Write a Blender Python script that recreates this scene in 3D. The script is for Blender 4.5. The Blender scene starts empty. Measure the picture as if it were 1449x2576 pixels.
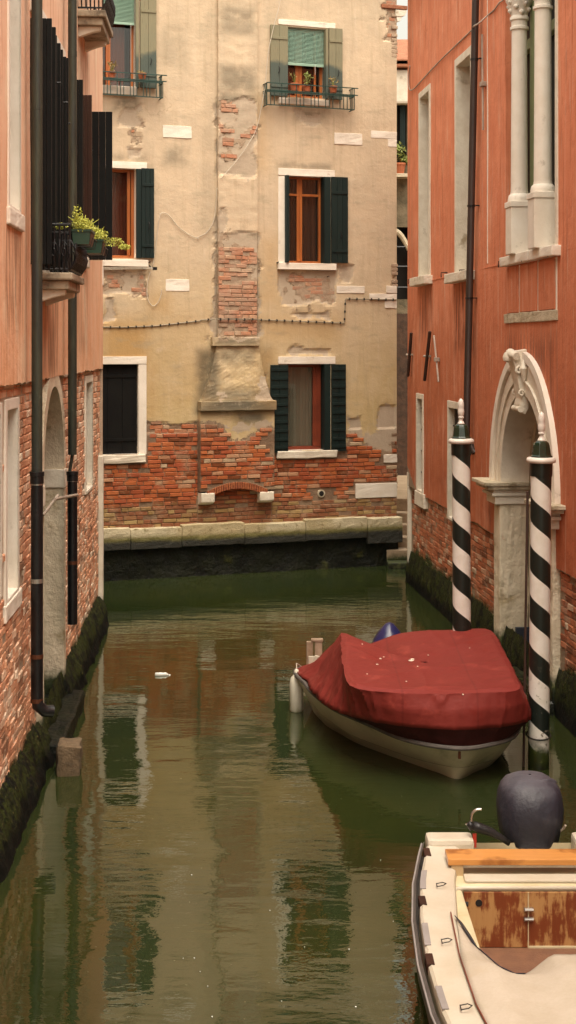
import bpy, bmesh, math, random
from mathutils import Vector, noise, Matrix
from mathutils.bvhtree import BVHTree
random.seed(7)
sc = bpy.context.scene
COL = sc.collection
# ------------------------------------------------------------ camera, sky, sun, exposure
F, HZ, CX, H = 3648.0, 870.0, 724.5, 3.9      # focal length, horizon row, centre column (1449 px wide picture), eye height
cam_d = bpy.data.cameras.new("camera"); cam = bpy.data.objects.new("camera", cam_d); COL.objects.link(cam)
cam.location = (0, 0, H); cam.rotation_euler = (math.radians(90), 0, 0)
cam_d.sensor_fit = 'HORIZONTAL'; cam_d.sensor_width = 36; cam_d.lens = 36*F/1449.0
cam_d.shift_y = (HZ-1288)/1449.0; cam_d.clip_end = 1000; cam_d.clip_start = .1
sc.camera = cam
SUN_EL, SUN_ROT = math.radians(69), math.radians(165)
w = bpy.data.worlds.new("World"); sc.world = w; w.use_nodes = True
wn = w.node_tree; bg = wn.nodes["Background"]
sky = wn.nodes.new("ShaderNodeTexSky"); sky.sky_type = 'NISHITA'; sky.sun_disc = False
sky.sun_elevation = SUN_EL; sky.sun_rotation = SUN_ROT; sky.dust_density = 6; sky.air_density = 1.5; sky.ozone_density = .5
hs = wn.nodes.new("ShaderNodeHueSaturation"); hs.inputs["Saturation"].default_value = .3
tint = wn.nodes.new("ShaderNodeMix"); tint.data_type = 'RGBA'; tint.blend_type = 'MULTIPLY'; tint.inputs[0].default_value = 1
tint.inputs[7].default_value = (1.0, .92, .77, 1)
wn.links.new(sky.outputs[0], hs.inputs["Color"]); wn.links.new(hs.outputs[0], tint.inputs[6])
wn.links.new(tint.outputs[2], bg.inputs[0]); bg.inputs[1].default_value = .15
sun_d = bpy.data.lights.new("sun", 'SUN'); sun = bpy.data.objects.new("sun", sun_d); COL.objects.link(sun)
sun_d.energy = 1.25; sun_d.angle = math.radians(60); sun_d.color = (1, .95, .87)
sd = Vector((math.sin(SUN_ROT)*math.cos(SUN_EL), math.cos(SUN_ROT)*math.cos(SUN_EL), math.sin(SUN_EL)))
sun.rotation_euler = sd.to_track_quat('Z', 'Y').to_euler()
sc.view_settings.view_transform = 'Standard'; sc.view_settings.look = 'None'; sc.view_settings.gamma = 1
sc.view_settings.exposure = 1.1

# ------------------------------------------------------------ readings of the photograph (crops -> 1449 px wide picture)
def z1(x, y): return .3472*x, .3472*y
def z2(x, y): return .3472*x, 628.9+.3472*y
def z3(x, y): return .3472*x, 1257.8+.3472*y
def z4(x, y): return 471.7+.3906*x, .3906*y
def z5(x, y): return 471.7+.3906*x, 754.7+.3906*y
def z6(x, y): return 974.8+.3273*x, .3273*y
def z7(x, y): return 974.8+.3419*x, 754.7+.3419*y
def z8(x, y): return 691.8+.5226*x, 1509.3+.5226*y
def zn(x, y): return 1006.3+.3056*x, 1886.8+.3056*y
def atz(uv, z):                        # world point at height z
    y = F*(H-z)/(uv[1]-HZ); return ((uv[0]-CX)/F*y, y, z)
def aty(uv, y):                        # world point at distance y
    return ((uv[0]-CX)/F*y, y, H-(uv[1]-HZ)*y/F)

class Frame:                           # a facade: local x along it, local -y out of it
    def __init__(s, x, y, th):
        s.p = (x, y); s.th = th; s.e = (math.cos(th), math.sin(th)); s.n = (math.sin(th), -math.cos(th))
    def hit(s, uv, off=0):
        k = (uv[0]-CX)/F; m = -(uv[1]-HZ)/F
        t = (off+s.n[0]*s.p[0]+s.n[1]*s.p[1])/(s.n[0]*k+s.n[1])
        P = (t*k, t); return (s.e[0]*(P[0]-s.p[0])+s.e[1]*(P[1]-s.p[1]), H+m*t)
    def rect(s, conv, x0, y0, x1, y1, off=0):
        xm, ym = (x0+x1)/2, (y0+y1)/2
        a = s.hit(conv(x0, ym), off)[0]; b = s.hit(conv(x1, ym), off)[0]
        c = s.hit(conv(xm, y0), off)[1]; d = s.hit(conv(xm, y1), off)[1]
        return min(a, b), max(a, b), min(c, d), max(c, d)
    def at_y(s, y):                    # local x where the facade is at world distance y
        # p.y + e.y*sx = y
        return (y-s.p[1])/s.e[1]
FB = Frame(0, 25.2, math.atan(.365))
FR = Frame(1.98, 24.0, math.atan2(-1, .0971))
FL = Frame(-1.697, 0, math.atan2(1, -.045))

# ------------------------------------------------------------ mesh building
class MB:
    def __init__(s): s.v = []; s.f = []
    def add(s, vs, fs):
        o = len(s.v); s.v += [tuple(p) for p in vs]; s.f += [tuple(i+o for i in q) for q in fs]; return s
    def box(s, x0, x1, y0, y1, z0, z1):
        return s.add([(x0,y0,z0),(x1,y0,z0),(x1,y1,z0),(x0,y1,z0),(x0,y0,z1),(x1,y0,z1),(x1,y1,z1),(x0,y1,z1)],
                     [(0,3,2,1),(4,5,6,7),(0,1,5,4),(1,2,6,5),(2,3,7,6),(3,0,4,7)])
    def prism(s, poly, y0, y1):        # poly in x,z extruded along y
        n = len(poly)
        return s.add([(a,y0,b) for a,b in poly]+[(a,y1,b) for a,b in poly],
                     [tuple(range(n)), tuple(range(2*n-1, n-1, -1))]+[(i, i+n, (i+1)%n+n, (i+1)%n) for i in range(n)])
    def zprism(s, poly, z0, z1):
        n = len(poly)
        return s.add([(a,b,z0) for a,b in poly]+[(a,b,z1) for a,b in poly],
                     [tuple(range(n-1,-1,-1)), tuple(range(n, 2*n))]+[(i, (i+1)%n, (i+1)%n+n, i+n) for i in range(n)])
    def xprism(s, poly, x0, x1):       # poly in y,z
        n = len(poly)
        return s.add([(x0,a,b) for a,b in poly]+[(x1,a,b) for a,b in poly],
                     [tuple(range(n)), tuple(range(2*n-1, n-1, -1))]+[(i, i+n, (i+1)%n+n, (i+1)%n) for i in range(n)])
    def tube(s, pts, r, n=8, caps=True):
        pts = [Vector(p) for p in pts]; rs = r if isinstance(r, (list, tuple)) else [r]*len(pts)
        vs = []; fs = []; up = None
        for i, p in enumerate(pts):
            t = (pts[min(i+1, len(pts)-1)]-pts[max(i-1, 0)]).normalized()
            if up is None: up = Vector((0,0,1)) if abs(t.z) < .9 else Vector((0,1,0))
            a = t.cross(up).normalized(); b = a.cross(t).normalized(); up = b
            for k in range(n):
                c = 2*math.pi*k/n; vs.append(p+(a*math.cos(c)+b*math.sin(c))*rs[i])
        for i in range(len(pts)-1):
            for k in range(n): fs.append((i*n+k, i*n+(k+1)%n, (i+1)*n+(k+1)%n, (i+1)*n+k))
        if caps: fs += [tuple(range(n-1,-1,-1)), tuple((len(pts)-1)*n+k for k in range(n))]
        return s.add(vs, fs)
    def lathe(s, c, prof, n=24, ph=0): # prof: (r, z)
        vs = []; fs = []
        for r, z in prof:
            for k in range(n):
                a = 2*math.pi*k/n+ph; vs.append((c[0]+r*math.cos(a), c[1]+r*math.sin(a), c[2]+z))
        for i in range(len(prof)-1):
            for k in range(n): fs.append((i*n+k, i*n+(k+1)%n, (i+1)*n+(k+1)%n, (i+1)*n+k))
        fs += [tuple(range(n-1,-1,-1)), tuple((len(prof)-1)*n+k for k in range(n))]
        return s.add(vs, fs)
    def grid(s, rows, closed=False):   # rows of equal length point lists
        n = len(rows[0]); o = []
        for r in rows: o += r
        fs = []
        for i in range(len(rows)-1):
            for k in range(n if closed else n-1):
                fs.append((i*n+k, i*n+(k+1)%n, (i+1)*n+(k+1)%n, (i+1)*n+k))
        return s.add(o, fs)
    def build(s, name, mat, parent=None, bevel=0, smooth=False, rough=0, sub=0, fields=None, label=None, solid=0):
        me = bpy.data.meshes.new(name); me.from_pydata(s.v, [], s.f)
        bm = bmesh.new(); bm.from_mesh(me)
        bmesh.ops.remove_doubles(bm, verts=bm.verts, dist=1e-5)
        bmesh.ops.recalc_face_normals(bm, faces=bm.faces)
        if bevel: bmesh.ops.bevel(bm, geom=list(bm.edges), offset=bevel, segments=2, profile=.6, affect='EDGES', clamp_overlap=True)
        if sub:
            for _ in range(sub): bmesh.ops.subdivide_edges(bm, edges=[e for e in bm.edges if e.calc_length() > .05], cuts=1, use_grid_fill=True)
        if rough:
            for v in bm.verts:
                q = v.co*9; d = noise.noise_vector(q)*rough+noise.noise_vector(q*3.1)*rough*.5; v.co += d
        bm.to_mesh(me); bm.free()
        if smooth:
            me.shade_smooth() if hasattr(me, 'shade_smooth') else None
            if smooth != 'all':
                try: me.set_sharp_from_angle(angle=math.radians(38))
                except Exception: pass
        me.materials.append(mat)
        o = bpy.data.objects.new(name, me); COL.objects.link(o)
        if parent: o.parent = parent
        if label: o['label'] = label
        if fields:
            for nm, fn in fields.items():
                a = me.attributes.new(nm, 'FLOAT', 'POINT')
                a.data.foreach_set('value', [fn(v.co) for v in me.vertices])
        if solid:
            m = o.modifiers.new('thickness', 'SOLIDIFY'); m.thickness = solid; m.offset = -1
        return o
def tag(o, label=None, cat=None, group=None, kind=None):
    if label: o['label'] = label
    if cat: o['category'] = cat
    if group: o['group'] = group
    if kind: o['kind'] = kind
    return o
def empty(name, loc=(0,0,0), rz=0):
    o = bpy.data.objects.new(name, None); COL.objects.link(o); o.location = loc; o.rotation_euler = (0,0,rz); o.empty_display_size = .2
    return o

# ------------------------------------------------------------ materials
class NT:
    def __init__(s, name):
        s.m = bpy.data.materials.new(name); s.m.use_nodes = True; s.t = s.m.node_tree
        s.b = s.t.nodes["Principled BSDF"]; s.out = s.t.nodes["Material Output"]
    def n(s, ty, **kw):
        nd = s.t.nodes.new("ShaderNode"+ty)
        for k, v in kw.items():
            setattr(nd, k, v)
        return nd
    def set(s, sock, v):
        if hasattr(v, 'is_linked') or isinstance(v, bpy.types.NodeSocket): s.t.links.new(v, sock)
        else:
            if isinstance(v, tuple) and len(v) == 3 and sock.type == 'RGBA': v = v+(1,)
            sock.default_value = v
    def math(s, op, a, b=0.0, c=None, clamp=False):
        nd = s.n('Math', operation=op, use_clamp=clamp); s.set(nd.inputs[0], a); s.set(nd.inputs[1], b)
        if c is not None: s.set(nd.inputs[2], c)
        return nd.outputs[0]
    def mix(s, f, a, b, mode='MIX'):
        nd = s.n('Mix', data_type='RGBA', blend_type=mode); s.set(nd.inputs[0], f); s.set(nd.inputs[6], a); s.set(nd.inputs[7], b)
        return nd.outputs[2]
    def ss(s, v, a, b, lo=0.0, hi=1.0):
        nd = s.n('MapRange', interpolation_type='SMOOTHSTEP'); s.set(nd.inputs[0], v)
        for i, q in enumerate((a, b, lo, hi)): nd.inputs[i+1].default_value = q
        return nd.outputs[0]
    def noise(s, vec, scale, detail=4, rough=.55):
        nd = s.n('TexNoise'); s.set(nd.inputs['Vector'], vec); nd.inputs['Scale'].default_value = scale
        nd.inputs['Detail'].default_value = detail; nd.inputs['Roughness'].default_value = rough
        return nd.outputs[0]
    def obj(s): return s.n('TexCoord').outputs['Object']
    def pos(s): return s.n('NewGeometry').outputs['Position']
    def sep(s, v):
        nd = s.n('SeparateXYZ'); s.set(nd.inputs[0], v); return nd.outputs
    def comb(s, x, y, z):
        nd = s.n('CombineXYZ'); s.set(nd.inputs[0], x); s.set(nd.inputs[1], y); s.set(nd.inputs[2], z); return nd.outputs[0]
    def vscale(s, v, k):
        nd = s.n('VectorMath', operation='MULTIPLY'); s.set(nd.inputs[0], v); nd.inputs[1].default_value = k; return nd.outputs[0]
    def attr(s, name):
        nd = s.n('Attribute', attribute_name=name); return nd.outputs['Fac']
    def bump(s, h, dist=1.0, strength=1.0):
        nd = s.n('Bump'); s.set(nd.inputs['Height'], h); nd.inputs['Distance'].default_value = dist; nd.inputs['Strength'].default_value = strength
        s.t.links.new(nd.outputs[0], s.b.inputs['Normal'])

ALG_G, ALG_D = (.028,.038,.007), (.005,.006,.003)
def algae(T, col, ztop, rough=None, amp=.35, full=True, pos=None):
    P = pos or T.pos(); z = T.sep(P)[2]
    n1 = T.noise(P, 2.2, 5); n2 = T.noise(P, 11, 5, .65)
    e = T.math('ADD', T.math('MULTIPLY_ADD', n1, amp, -amp*.5), T.math('MULTIPLY_ADD', n2, amp*.5, -amp*.25))
    hz = T.math('SUBTRACT', ztop, T.math('ADD', z, e))
    g = T.ss(hz, -.06, .10)
    d = T.ss(hz, .08, .30)
    gc = T.mix(T.ss(n2, .5, .7), ALG_G, (.09,.10,.025))
    dc = T.mix(T.ss(n2, .52, .62), ALG_D, (.03,.034,.012))
    c = T.mix(g, col, gc); c = T.mix(d, c, dc)
    return c, d

def pm(name, col, col2=None, rough=.6, vs=3, bump=.002, bs=25, metal=0, stain=None, stain_s=1.5, stain_t=(.55,.7), streak=None, alg=None, spec=.5, coat=0, world=False, vstretch=(1,1,1), grain=0):
    T = NT(name); V = T.pos() if world else T.obj()
    c = T.mix(T.ss(T.noise(T.vscale(V, vstretch), vs, 5, .6), .3, .7), col, col2 or tuple(q*.78 for q in col))
    if grain: c = T.mix(grain, c, T.mix(T.noise(V, 60, 3, .7), (0,0,0), (1,1,1)), 'OVERLAY')
    if streak: c = T.mix(T.math('MULTIPLY', T.ss(T.noise(T.vscale(V, (5,5,.5)), 2, 4), .5, .72), .75), c, streak)
    if stain: c = T.mix(T.ss(T.noise(V, stain_s, 6, .65), *stain_t), c, stain)
    rg = rough
    if alg is not None:
        c, d = algae(T, c, alg); rg = T.math('MULTIPLY_ADD', d, .25-rough, rough)
    T.set(T.b.inputs['Base Color'], c); T.set(T.b.inputs['Roughness'], rg); T.b.inputs['Metallic'].default_value = metal
    T.b.inputs['Specular IOR Level'].default_value = spec
    if coat: T.b.inputs['Coat Weight'].default_value = coat; T.b.inputs['Coat Roughness'].default_value = .1
    if bump: T.bump(T.noise(V, bs, 6, .65), bump*2)
    return T.m

def wallmat(name, up, up2, low, low2, zr, b1, b2, mortar, streakc, alg, pale=(.5,.42,.33), patch=.5, bw=.22, bh=.064, palebrick=0.0, dirt=0.5, smooth_plaster=False, sooty=None, fade=False):
    T = NT(name); V = T.obj(); x, y, z = T.sep(V)
    xy = T.math('ADD', x, y)
    n_big = T.noise(V, .55, 5, .6); n_mid = T.noise(V, 2.3, 6, .62); n_f = T.noise(V, 10, 6, .7); n_ff = T.noise(V, 45, 5, .75)
    bc = T.mix(n_f, mortar, tuple(q*.45 for q in mortar)); bc = T.mix(T.math('MULTIPLY', T.ss(n_mid, .45, .65), .6), bc, T.mix(n_f, pale, tuple(q*.55 for q in pale)))
    if fade: bc = T.mix(T.math('MULTIPLY', T.ss(z, 2.3, 4.2), .7), bc, T.mix(T.ss(n_f, .4, .6), (.50,.38,.27), (.42,.31,.22)))
    # plaster
    g = T.ss(T.math('ADD', z, T.math('MULTIPLY_ADD', n_big, 3.0, -1.5)), zr[0], zr[1])
    hi = T.mix(T.ss(n_mid, .35, .65), up, up2); lo = T.mix(T.ss(n_mid, .35, .62), low, low2)
    pc = T.mix(g, lo, hi)
    st = T.noise(T.vscale(V, (6,6,.45)), 1.6, 5, .6)
    pc = T.mix(T.math('MULTIPLY', T.ss(st, .50, .72), dirt), pc, streakc)
    st2 = T.noise(T.vscale(V, (4,4,.3)), 3.2, 5, .6)
    pc = T.mix(T.math('MULTIPLY', T.ss(st2, .52, .70), dirt*.7), pc, T.mix(.5, pc, (.75,.66,.52)))
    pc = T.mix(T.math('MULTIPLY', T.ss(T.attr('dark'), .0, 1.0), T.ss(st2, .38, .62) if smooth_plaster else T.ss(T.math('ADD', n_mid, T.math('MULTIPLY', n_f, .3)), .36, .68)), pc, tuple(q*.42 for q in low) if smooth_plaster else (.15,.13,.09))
    if smooth_plaster: pc = T.mix(T.math('MULTIPLY', T.ss(T.noise(T.vscale(V, (1,1,.55)), 1.15, 6, .62), .54, .66), .33), pc, tuple(min(.9, q*1.2+.10) for q in up)); pc = T.mix(T.math('MULTIPLY', T.ss(T.noise(V, 2.9, 6, .7), .56, .68), .28), pc, tuple(q*.72 for q in low2))
    pc = T.mix(T.math('MULTIPLY', T.ss(T.attr('och'), .0, 1.0), .85), pc, T.mix(n_mid, (.40,.22,.07), (.52,.33,.13)))
    pc = T.mix(T.math('MULTIPLY', T.ss(n_ff, .6, .8), .25), pc, tuple(q*.5 for q in low))
    if not smooth_plaster:
        pc = T.mix(T.ss(T.math('ADD', T.attr('grey'), T.math('MULTIPLY_ADD', n_f, .3, -.15)), -.012, .012), pc, T.mix(n_f, (.52,.42,.31), (.40,.32,.235)))
        # hairline cracks
        vo = T.n('TexVoronoi', feature='DISTANCE_TO_EDGE'); T.set(vo.inputs['Vector'], T.comb(T.math('ADD', xy, T.math('MULTIPLY', n_mid, 1.2)), T.math('ADD', z, T.math('MULTIPLY', n_f, .5)), 0.0)); vo.inputs['Scale'].default_value = .9
        pc = T.mix(T.math('MULTIPLY', T.math('MULTIPLY', T.ss(vo.outputs[0], .008, .001), T.ss(n_big, .56, .64)), .45), pc, (.16,.10,.05))
    am = T.math('ADD', T.attr('brick'), T.math('MULTIPLY_ADD', n_f, .34, T.math('MULTIPLY_ADD', n_ff, .07, -.205)))
    m = T.ss(am, -.006, .006)
    rim = T.math('MULTIPLY', T.ss(am, -.035, -.008), T.math('SUBTRACT', 1.0, m))
    pc = T.mix(T.math('MULTIPLY', rim, .5), pc, pale)
    bc = T.mix(T.math('MULTIPLY', T.ss(T.math('ADD', am, T.math('MULTIPLY_ADD', n_mid, .3, -.15)), .12, .0), .55 if fade else .25), bc, T.mix(n_f, pale, (.40,.31,.22)))
    if fade:
        nh = T.noise(T.vscale(V, (1,1,2.6)), 1.7, 6, .65)
        pc = T.mix(T.math('MULTIPLY', T.ss(nh, .54, .70), .42), pc, (.34,.29,.20)); pc = T.mix(T.math('MULTIPLY', T.ss(T.noise(V, 3.7, 6, .7), .56, .70), .35), pc, (.62,.50,.36))
    c = T.mix(m, pc, bc)
    c, d = algae(T, c, alg, pos=T.pos())
    T.set(T.b.inputs['Base Color'], c)
    T.set(T.b.inputs['Roughness'], T.math('MULTIPLY_ADD', d, -.5, .88)); T.b.inputs['Specular IOR Level'].default_value = .3
    hp = T.math('ADD', T.math('MULTIPLY', T.math('SUBTRACT', 1.0, m), .022), T.math('MULTIPLY', n_f, .006))
    h = T.math('ADD', hp, T.math('MULTIPLY', T.math('MULTIPLY', m, n_f), .014))
    h = T.math('ADD', h, T.math('MULTIPLY', n_mid, .02))
    h = T.math('ADD', h, T.math('MULTIPLY', n_ff, .0022))
    T.bump(h, 1.0)
    return T.m

M = {}
def brickmat(name, c1, c2, pale, alg, smear=.5, fade=False, sooty=None):
    T = NT(name); V = T.obj(); z = T.sep(V)[2]; t = T.attr('tone'); nf = T.noise(V, 16, 6, .7); nm = T.noise(V, 2.3, 6, .62); ng = T.noise(V, 55, 4, .7)
    c = T.mix(T.ss(t, .0, .7), c1, c2); c = T.mix(T.ss(t, .70, .76), c, tuple(q*.42 for q in c1)); c = T.mix(T.ss(t, .84, .88), c, T.mix(.5, pale, c1)); c = T.mix(T.ss(t, .95, .97), c, pale)
    c = T.mix(T.math('MULTIPLY', T.ss(nf, .5, .75), .45), c, tuple(q*.4 for q in c2))
    if sooty: c = T.mix(T.math('MULTIPLY', T.ss(T.math('ADD', z, T.math('MULTIPLY', nm, .35)), sooty+.12, sooty-.02), .85), c, T.mix(T.ss(t, .55, .95), T.mix(nf, (.17,.065,.035), (.26,.12,.06)), (.36,.25,.10)))
    if fade: c = T.mix(T.math('MULTIPLY', T.ss(z, 2.0, 3.6), .62), c, T.mix(T.ss(nm, .35, .6), (.52,.28,.17), (.50,.38,.28)))
    c = T.mix(T.math('MULTIPLY', T.ss(T.math('ADD', nm, T.math('MULTIPLY_ADD', nf, .5, -.25)), .50, .66), smear), c, T.mix(ng, pale, tuple(q*.7 for q in pale)))
    c, d = algae(T, c, alg)
    T.set(T.b.inputs['Base Color'], c); T.b.inputs['Roughness'].default_value = .88; T.b.inputs['Specular IOR Level'].default_value = .25
    T.bump(T.math('ADD', T.math('MULTIPLY', nf, .012), T.math('MULTIPLY', ng, .004)), 1.0); return T.m
M['bkB'] = brickmat('weathered_orange_red_bricks', (.46,.135,.045), (.36,.085,.035), (.50,.36,.23), .42, .40, True, 1.36)
M['bkR'] = brickmat('weathered_brown_red_bricks', (.50,.185,.09), (.40,.13,.06), (.56,.42,.29), .62, .45)
M['bkL'] = brickmat('weathered_salmon_bricks', (.70,.37,.22), (.58,.26,.145), (.80,.63,.47), .46, .80)
def lay_bricks(par, mat, regions, test, holes, yf, z0, bw=.222, bh=.072, out=(.006,.024), seed=1, miss=.03, name='brickwork'):
    rnd = random.Random(seed); mb = MB(); tones = []
    for xa, xb, za, zb_ in regions:
        k = int((za-z0)/bh)
        while z0+k*bh < zb_:
            z = z0+k*bh; x = xa-((.11 if k % 2 else 0)+.03*rnd.random())
            while x < xb:
                w_ = bw*rnd.uniform(.86,1.1) if rnd.random() < .75 else bw*.52
                a, b = max(x, xa)+.005, min(x+w_, xb)-.005; x += w_
                if b-a < .03 or z < za-.001: continue
                wob = .012*noise.noise(Vector((a*.9, seed, z*1.3)))+rnd.uniform(-.003,.003); c, e = z+.005+wob, z+bh-.006+wob+rnd.uniform(-.003,.002)
                xm, zm = (a+b)/2, (c+e)/2
                if rnd.random() < miss or test(Vector((xm, 0, zm)))+rnd.uniform(-.03,.03) < .02: continue
                if any(h[0]-.01 < b and h[1]+.01 > a and h[2]-.008 < e and h[3]+.008 > c for h in holes): continue
                y = yf(xm, zm); o_ = rnd.uniform(*out); i_ = .007; j = lambda: rnd.uniform(-.004,.004); ti = rnd.uniform(-.005,.005); tb = rnd.uniform(-.003,.004)
                vs = [(a,y+.02,c),(b,y+.02,c),(b,y+.02,e),(a,y+.02,e),(a+j()*.5,y-o_*.55,c+j()*.4),(b+j()*.5,y-o_*.55,c+j()*.4),(b+j()*.5,y-o_*.55,e+j()*.4),(a+j()*.5,y-o_*.55,e+j()*.4),
                      (a+i_+abs(j()),y-o_-ti,c+i_),(b-i_-abs(j()),y-o_+ti,c+i_),(b-i_-abs(j()),y-o_+ti-tb,e-i_),(a+i_+abs(j()),y-o_-ti-tb,e-i_)]
                mb.add(vs, [(0,1,5,4),(1,2,6,5),(2,3,7,6),(3,0,4,7),(4,5,9,8),(5,6,10,9),(6,7,11,10),(7,4,8,11),(8,9,10,11)]); tones += [rnd.random()]*12
            k += 1
    me = bpy.data.meshes.new(name); me.from_pydata(mb.v, [], mb.f); me.materials.append(mat); o = bpy.data.objects.new(name, me); COL.objects.link(o); o.parent = par
    if not tones: bpy.data.objects.remove(o); return None
    at = me.attributes.new('tone', 'FLOAT', 'POINT'); at.data.foreach_set('value', tones); return o
M['B'] = wallmat('cream_plaster_over_brick', (.62,.485,.335), (.55,.435,.305), (.50,.375,.185), (.565,.43,.24), (2.2,6.2),
                 (.44,.125,.045), (.33,.085,.035), (.30,.19,.12), (.38,.29,.18), .42, pale=(.47,.34,.22), patch=.35, bh=.072, dirt=.35, sooty=1.42, fade=True)
M['R'] = wallmat('terracotta_plaster_over_brick', (.76,.275,.145), (.67,.222,.112), (.42,.115,.046), (.50,.147,.063), (1.8,6.5),
                 (.46,.17,.085), (.36,.12,.06), (.42,.30,.20), (.46,.13,.055), .50, pale=(.48,.36,.24), patch=.45, smooth_plaster=True, dirt=.75)
M['L'] = wallmat('salmon_plaster_over_brick', (.88,.60,.42), (.85,.54,.36), (.80,.41,.22), (.84,.49,.30), (3.2,7),
                 (.58,.28,.16), (.48,.20,.11), (.62,.48,.35), (.58,.25,.12), .36, pale=(.68,.52,.38), patch=.6, smooth_plaster=True, dirt=.8)
M['far'] = pm('far_house_plaster', (.24,.19,.12), (.12,.10,.06), rough=.9, vs=4, bump=.01, bs=12, stain=(.05,.05,.03))
M['stone'] = pm('pale_limestone', (.77,.70,.58), (.66,.58,.46), rough=.7, vs=5, bump=.004, bs=22, stain=(.38,.30,.20), stain_s=3, stain_t=(.6,.74), alg=.35)
M['stone_w'] = pm('clean_limestone', (.82,.75,.65), (.74,.66,.55), rough=.7, vs=4, bump=.002, bs=30, stain=(.50,.43,.34), stain_s=5, stain_t=(.6,.75))
M['stone_old'] = pm('stained_limestone', (.62,.54,.40), (.48,.40,.27), rough=.75, vs=4, bump=.010, bs=14, stain=(.27,.21,.12), stain_s=2.5, stain_t=(.52,.7), alg=.30)
M['stone_rough'] = pm('worn_door_jamb', (.76,.66,.50), (.62,.53,.38), rough=.8, vs=3, bump=.016, bs=7, stain=(.36,.27,.14), stain_s=3.2, stain_t=(.5,.72), alg=.42)
M['stone_balc'] = pm('sooty_balcony_stone', (.42,.34,.24), (.28,.22,.15), rough=.8, vs=4, bump=.006, bs=14, stain=(.12,.09,.06), stain_s=3, stain_t=(.5,.68))
M['granite'] = pm('rough_granite', (.17,.115,.065), (.10,.07,.04), rough=.9, vs=14, bump=.008, bs=30, alg=.02)
T = NT('kerb_stone'); V = T.obj(); z_ = T.sep(V)[2]
n1 = T.noise(V, 1.4, 5); n2 = T.noise(V, 9, 6, .7); n3 = T.noise(T.vscale(V, (1,1,3)), 30, 4)
c = T.mix(T.ss(n1, .4, .6), (.58,.50,.33), (.45,.36,.20)); c = T.mix(T.ss(n2, .54, .68), c, (.26,.20,.09)); c = T.mix(T.math('MULTIPLY', T.ss(n3, .6, .7), .5), c, (.2,.16,.08))
hz = T.math('ADD', z_, T.math('ADD', T.math('MULTIPLY_ADD', n2, .08, -.04), T.math('MULTIPLY_ADD', n1, .08, -.04)))
c = T.mix(T.ss(hz, .77, .66), c, (.16,.14,.035)); c = T.mix(T.ss(hz, .69, .60), c, (.020,.019,.012)); 
T.set(T.b.inputs['Base Color'], c); T.b.inputs['Roughness'].default_value = .7; T.bump(T.math('ADD', n2, T.math('MULTIPLY', n3, .3)), .03); M['kerb'] = T.m
M['algwall'] = pm('slimy_dark_footing', (.004,.005,.003), (.010,.012,.004), spec=.25, rough=.5, vs=5, bump=.03, bs=10, stain=(.05,.052,.012), stain_s=2.4, stain_t=(.62,.72))
M['moss'] = pm('green_weed_footing', (.05,.07,.012), (.012,.016,.008), rough=.55, vs=5, bump=.02, bs=18, stain=(.010,.012,.007), stain_s=4, stain_t=(.42,.55))
M['mossd'] = pm('black_weed_and_mussels', (.010,.012,.008), (.025,.028,.012), rough=.3, vs=8, bump=.03, bs=26, stain=(.07,.075,.03), stain_s=9, stain_t=(.62,.68))
M['shut_dk'] = pm('dark_green_shutter_paint', (.006,.015,.014), (.009,.020,.018), spec=.25, rough=.55, vs=2, bump=.001, bs=40, vstretch=(4,4,.6))
M['shut_bk'] = pm('blackened_shutter_paint', (.003,.003,.003), (.006,.006,.005), spec=.2, rough=.6, vs=3, bump=.001, bs=40)
def weathered():
    T = NT('weathered_green_shutter'); V = T.obj(); z = T.sep(V)[2]
    n = T.noise(V, 2.4, 5); nv = T.noise(T.vscale(V, (18,18,1.2)), 2, 5, .7)
    top = T.mix(n, (.25,.215,.125), (.20,.19,.12)); bot = T.mix(n, (.055,.08,.07), (.09,.10,.075))
    hz = T.math('ADD', z, T.math('MULTIPLY_ADD', n, .7, -.35))
    c = T.mix(T.ss(hz, 8.72, 8.86), bot, top); c = T.mix(T.math('MULTIPLY', T.ss(nv, .6, .68), .7), c, (.10,.06,.03))
    T.set(T.b.inputs['Base Color'], c); T.b.inputs['Roughness'].default_value = .8; T.bump(nv, .006); return T.m
M['shut_w'] = weathered()
M['wood'] = pm('varnished_orange_wood', (.42,.13,.03), (.32,.085,.02), rough=.4, vs=3, bump=.001, bs=30, vstretch=(6,6,.5))
M['brownleaf'] = pm('dark_brown_shutter', (.045,.018,.010), (.03,.012,.008), rough=.6, bump=.001, spec=.2)
M['wood_dk'] = pm('red_brown_wood', (.20,.04,.018), (.14,.028,.013), rough=.4, vs=3, bump=.001, bs=30)
M['blind'] = pm('pale_green_blind', (.30,.44,.34), (.24,.38,.29), rough=.5, vs=2, bump=0)
M['cur_red'] = pm('red_brown_curtain', (.20,.045,.02), (.13,.03,.015), rough=.8, vs=2, bump=.003, bs=6, vstretch=(8,1,.3))
M['cur_dk'] = pm('dark_net_curtain', (.05,.035,.028), (.02,.016,.014), rough=.9, vs=2, bump=.004, bs=5, vstretch=(14,1,.2))
M['cur_gr'] = pm('grey_net_curtain', (.33,.33,.28), (.26,.27,.23), rough=.9, vs=2, bump=.006, bs=4, vstretch=(9,1,.2))
M['room'] = pm('dark_room', (.012,.009,.007), rough=.9, bump=0)
M['iron'] = pm('black_iron', (.010,.010,.012), (.022,.021,.022), rough=.42, metal=.3, bump=.002, bs=30)
M['irongreen'] = pm('green_painted_iron', (.012,.055,.045), (.02,.045,.035), rough=.45, bump=.001)
M['rust'] = pm('rusty_iron', (.055,.022,.012), (.03,.014,.009), rough=.7, bump=.002)
M['greyiron'] = pm('weathered_grey_bar', (.46,.38,.31), (.30,.24,.19), rough=.6, bump=.001)
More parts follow.
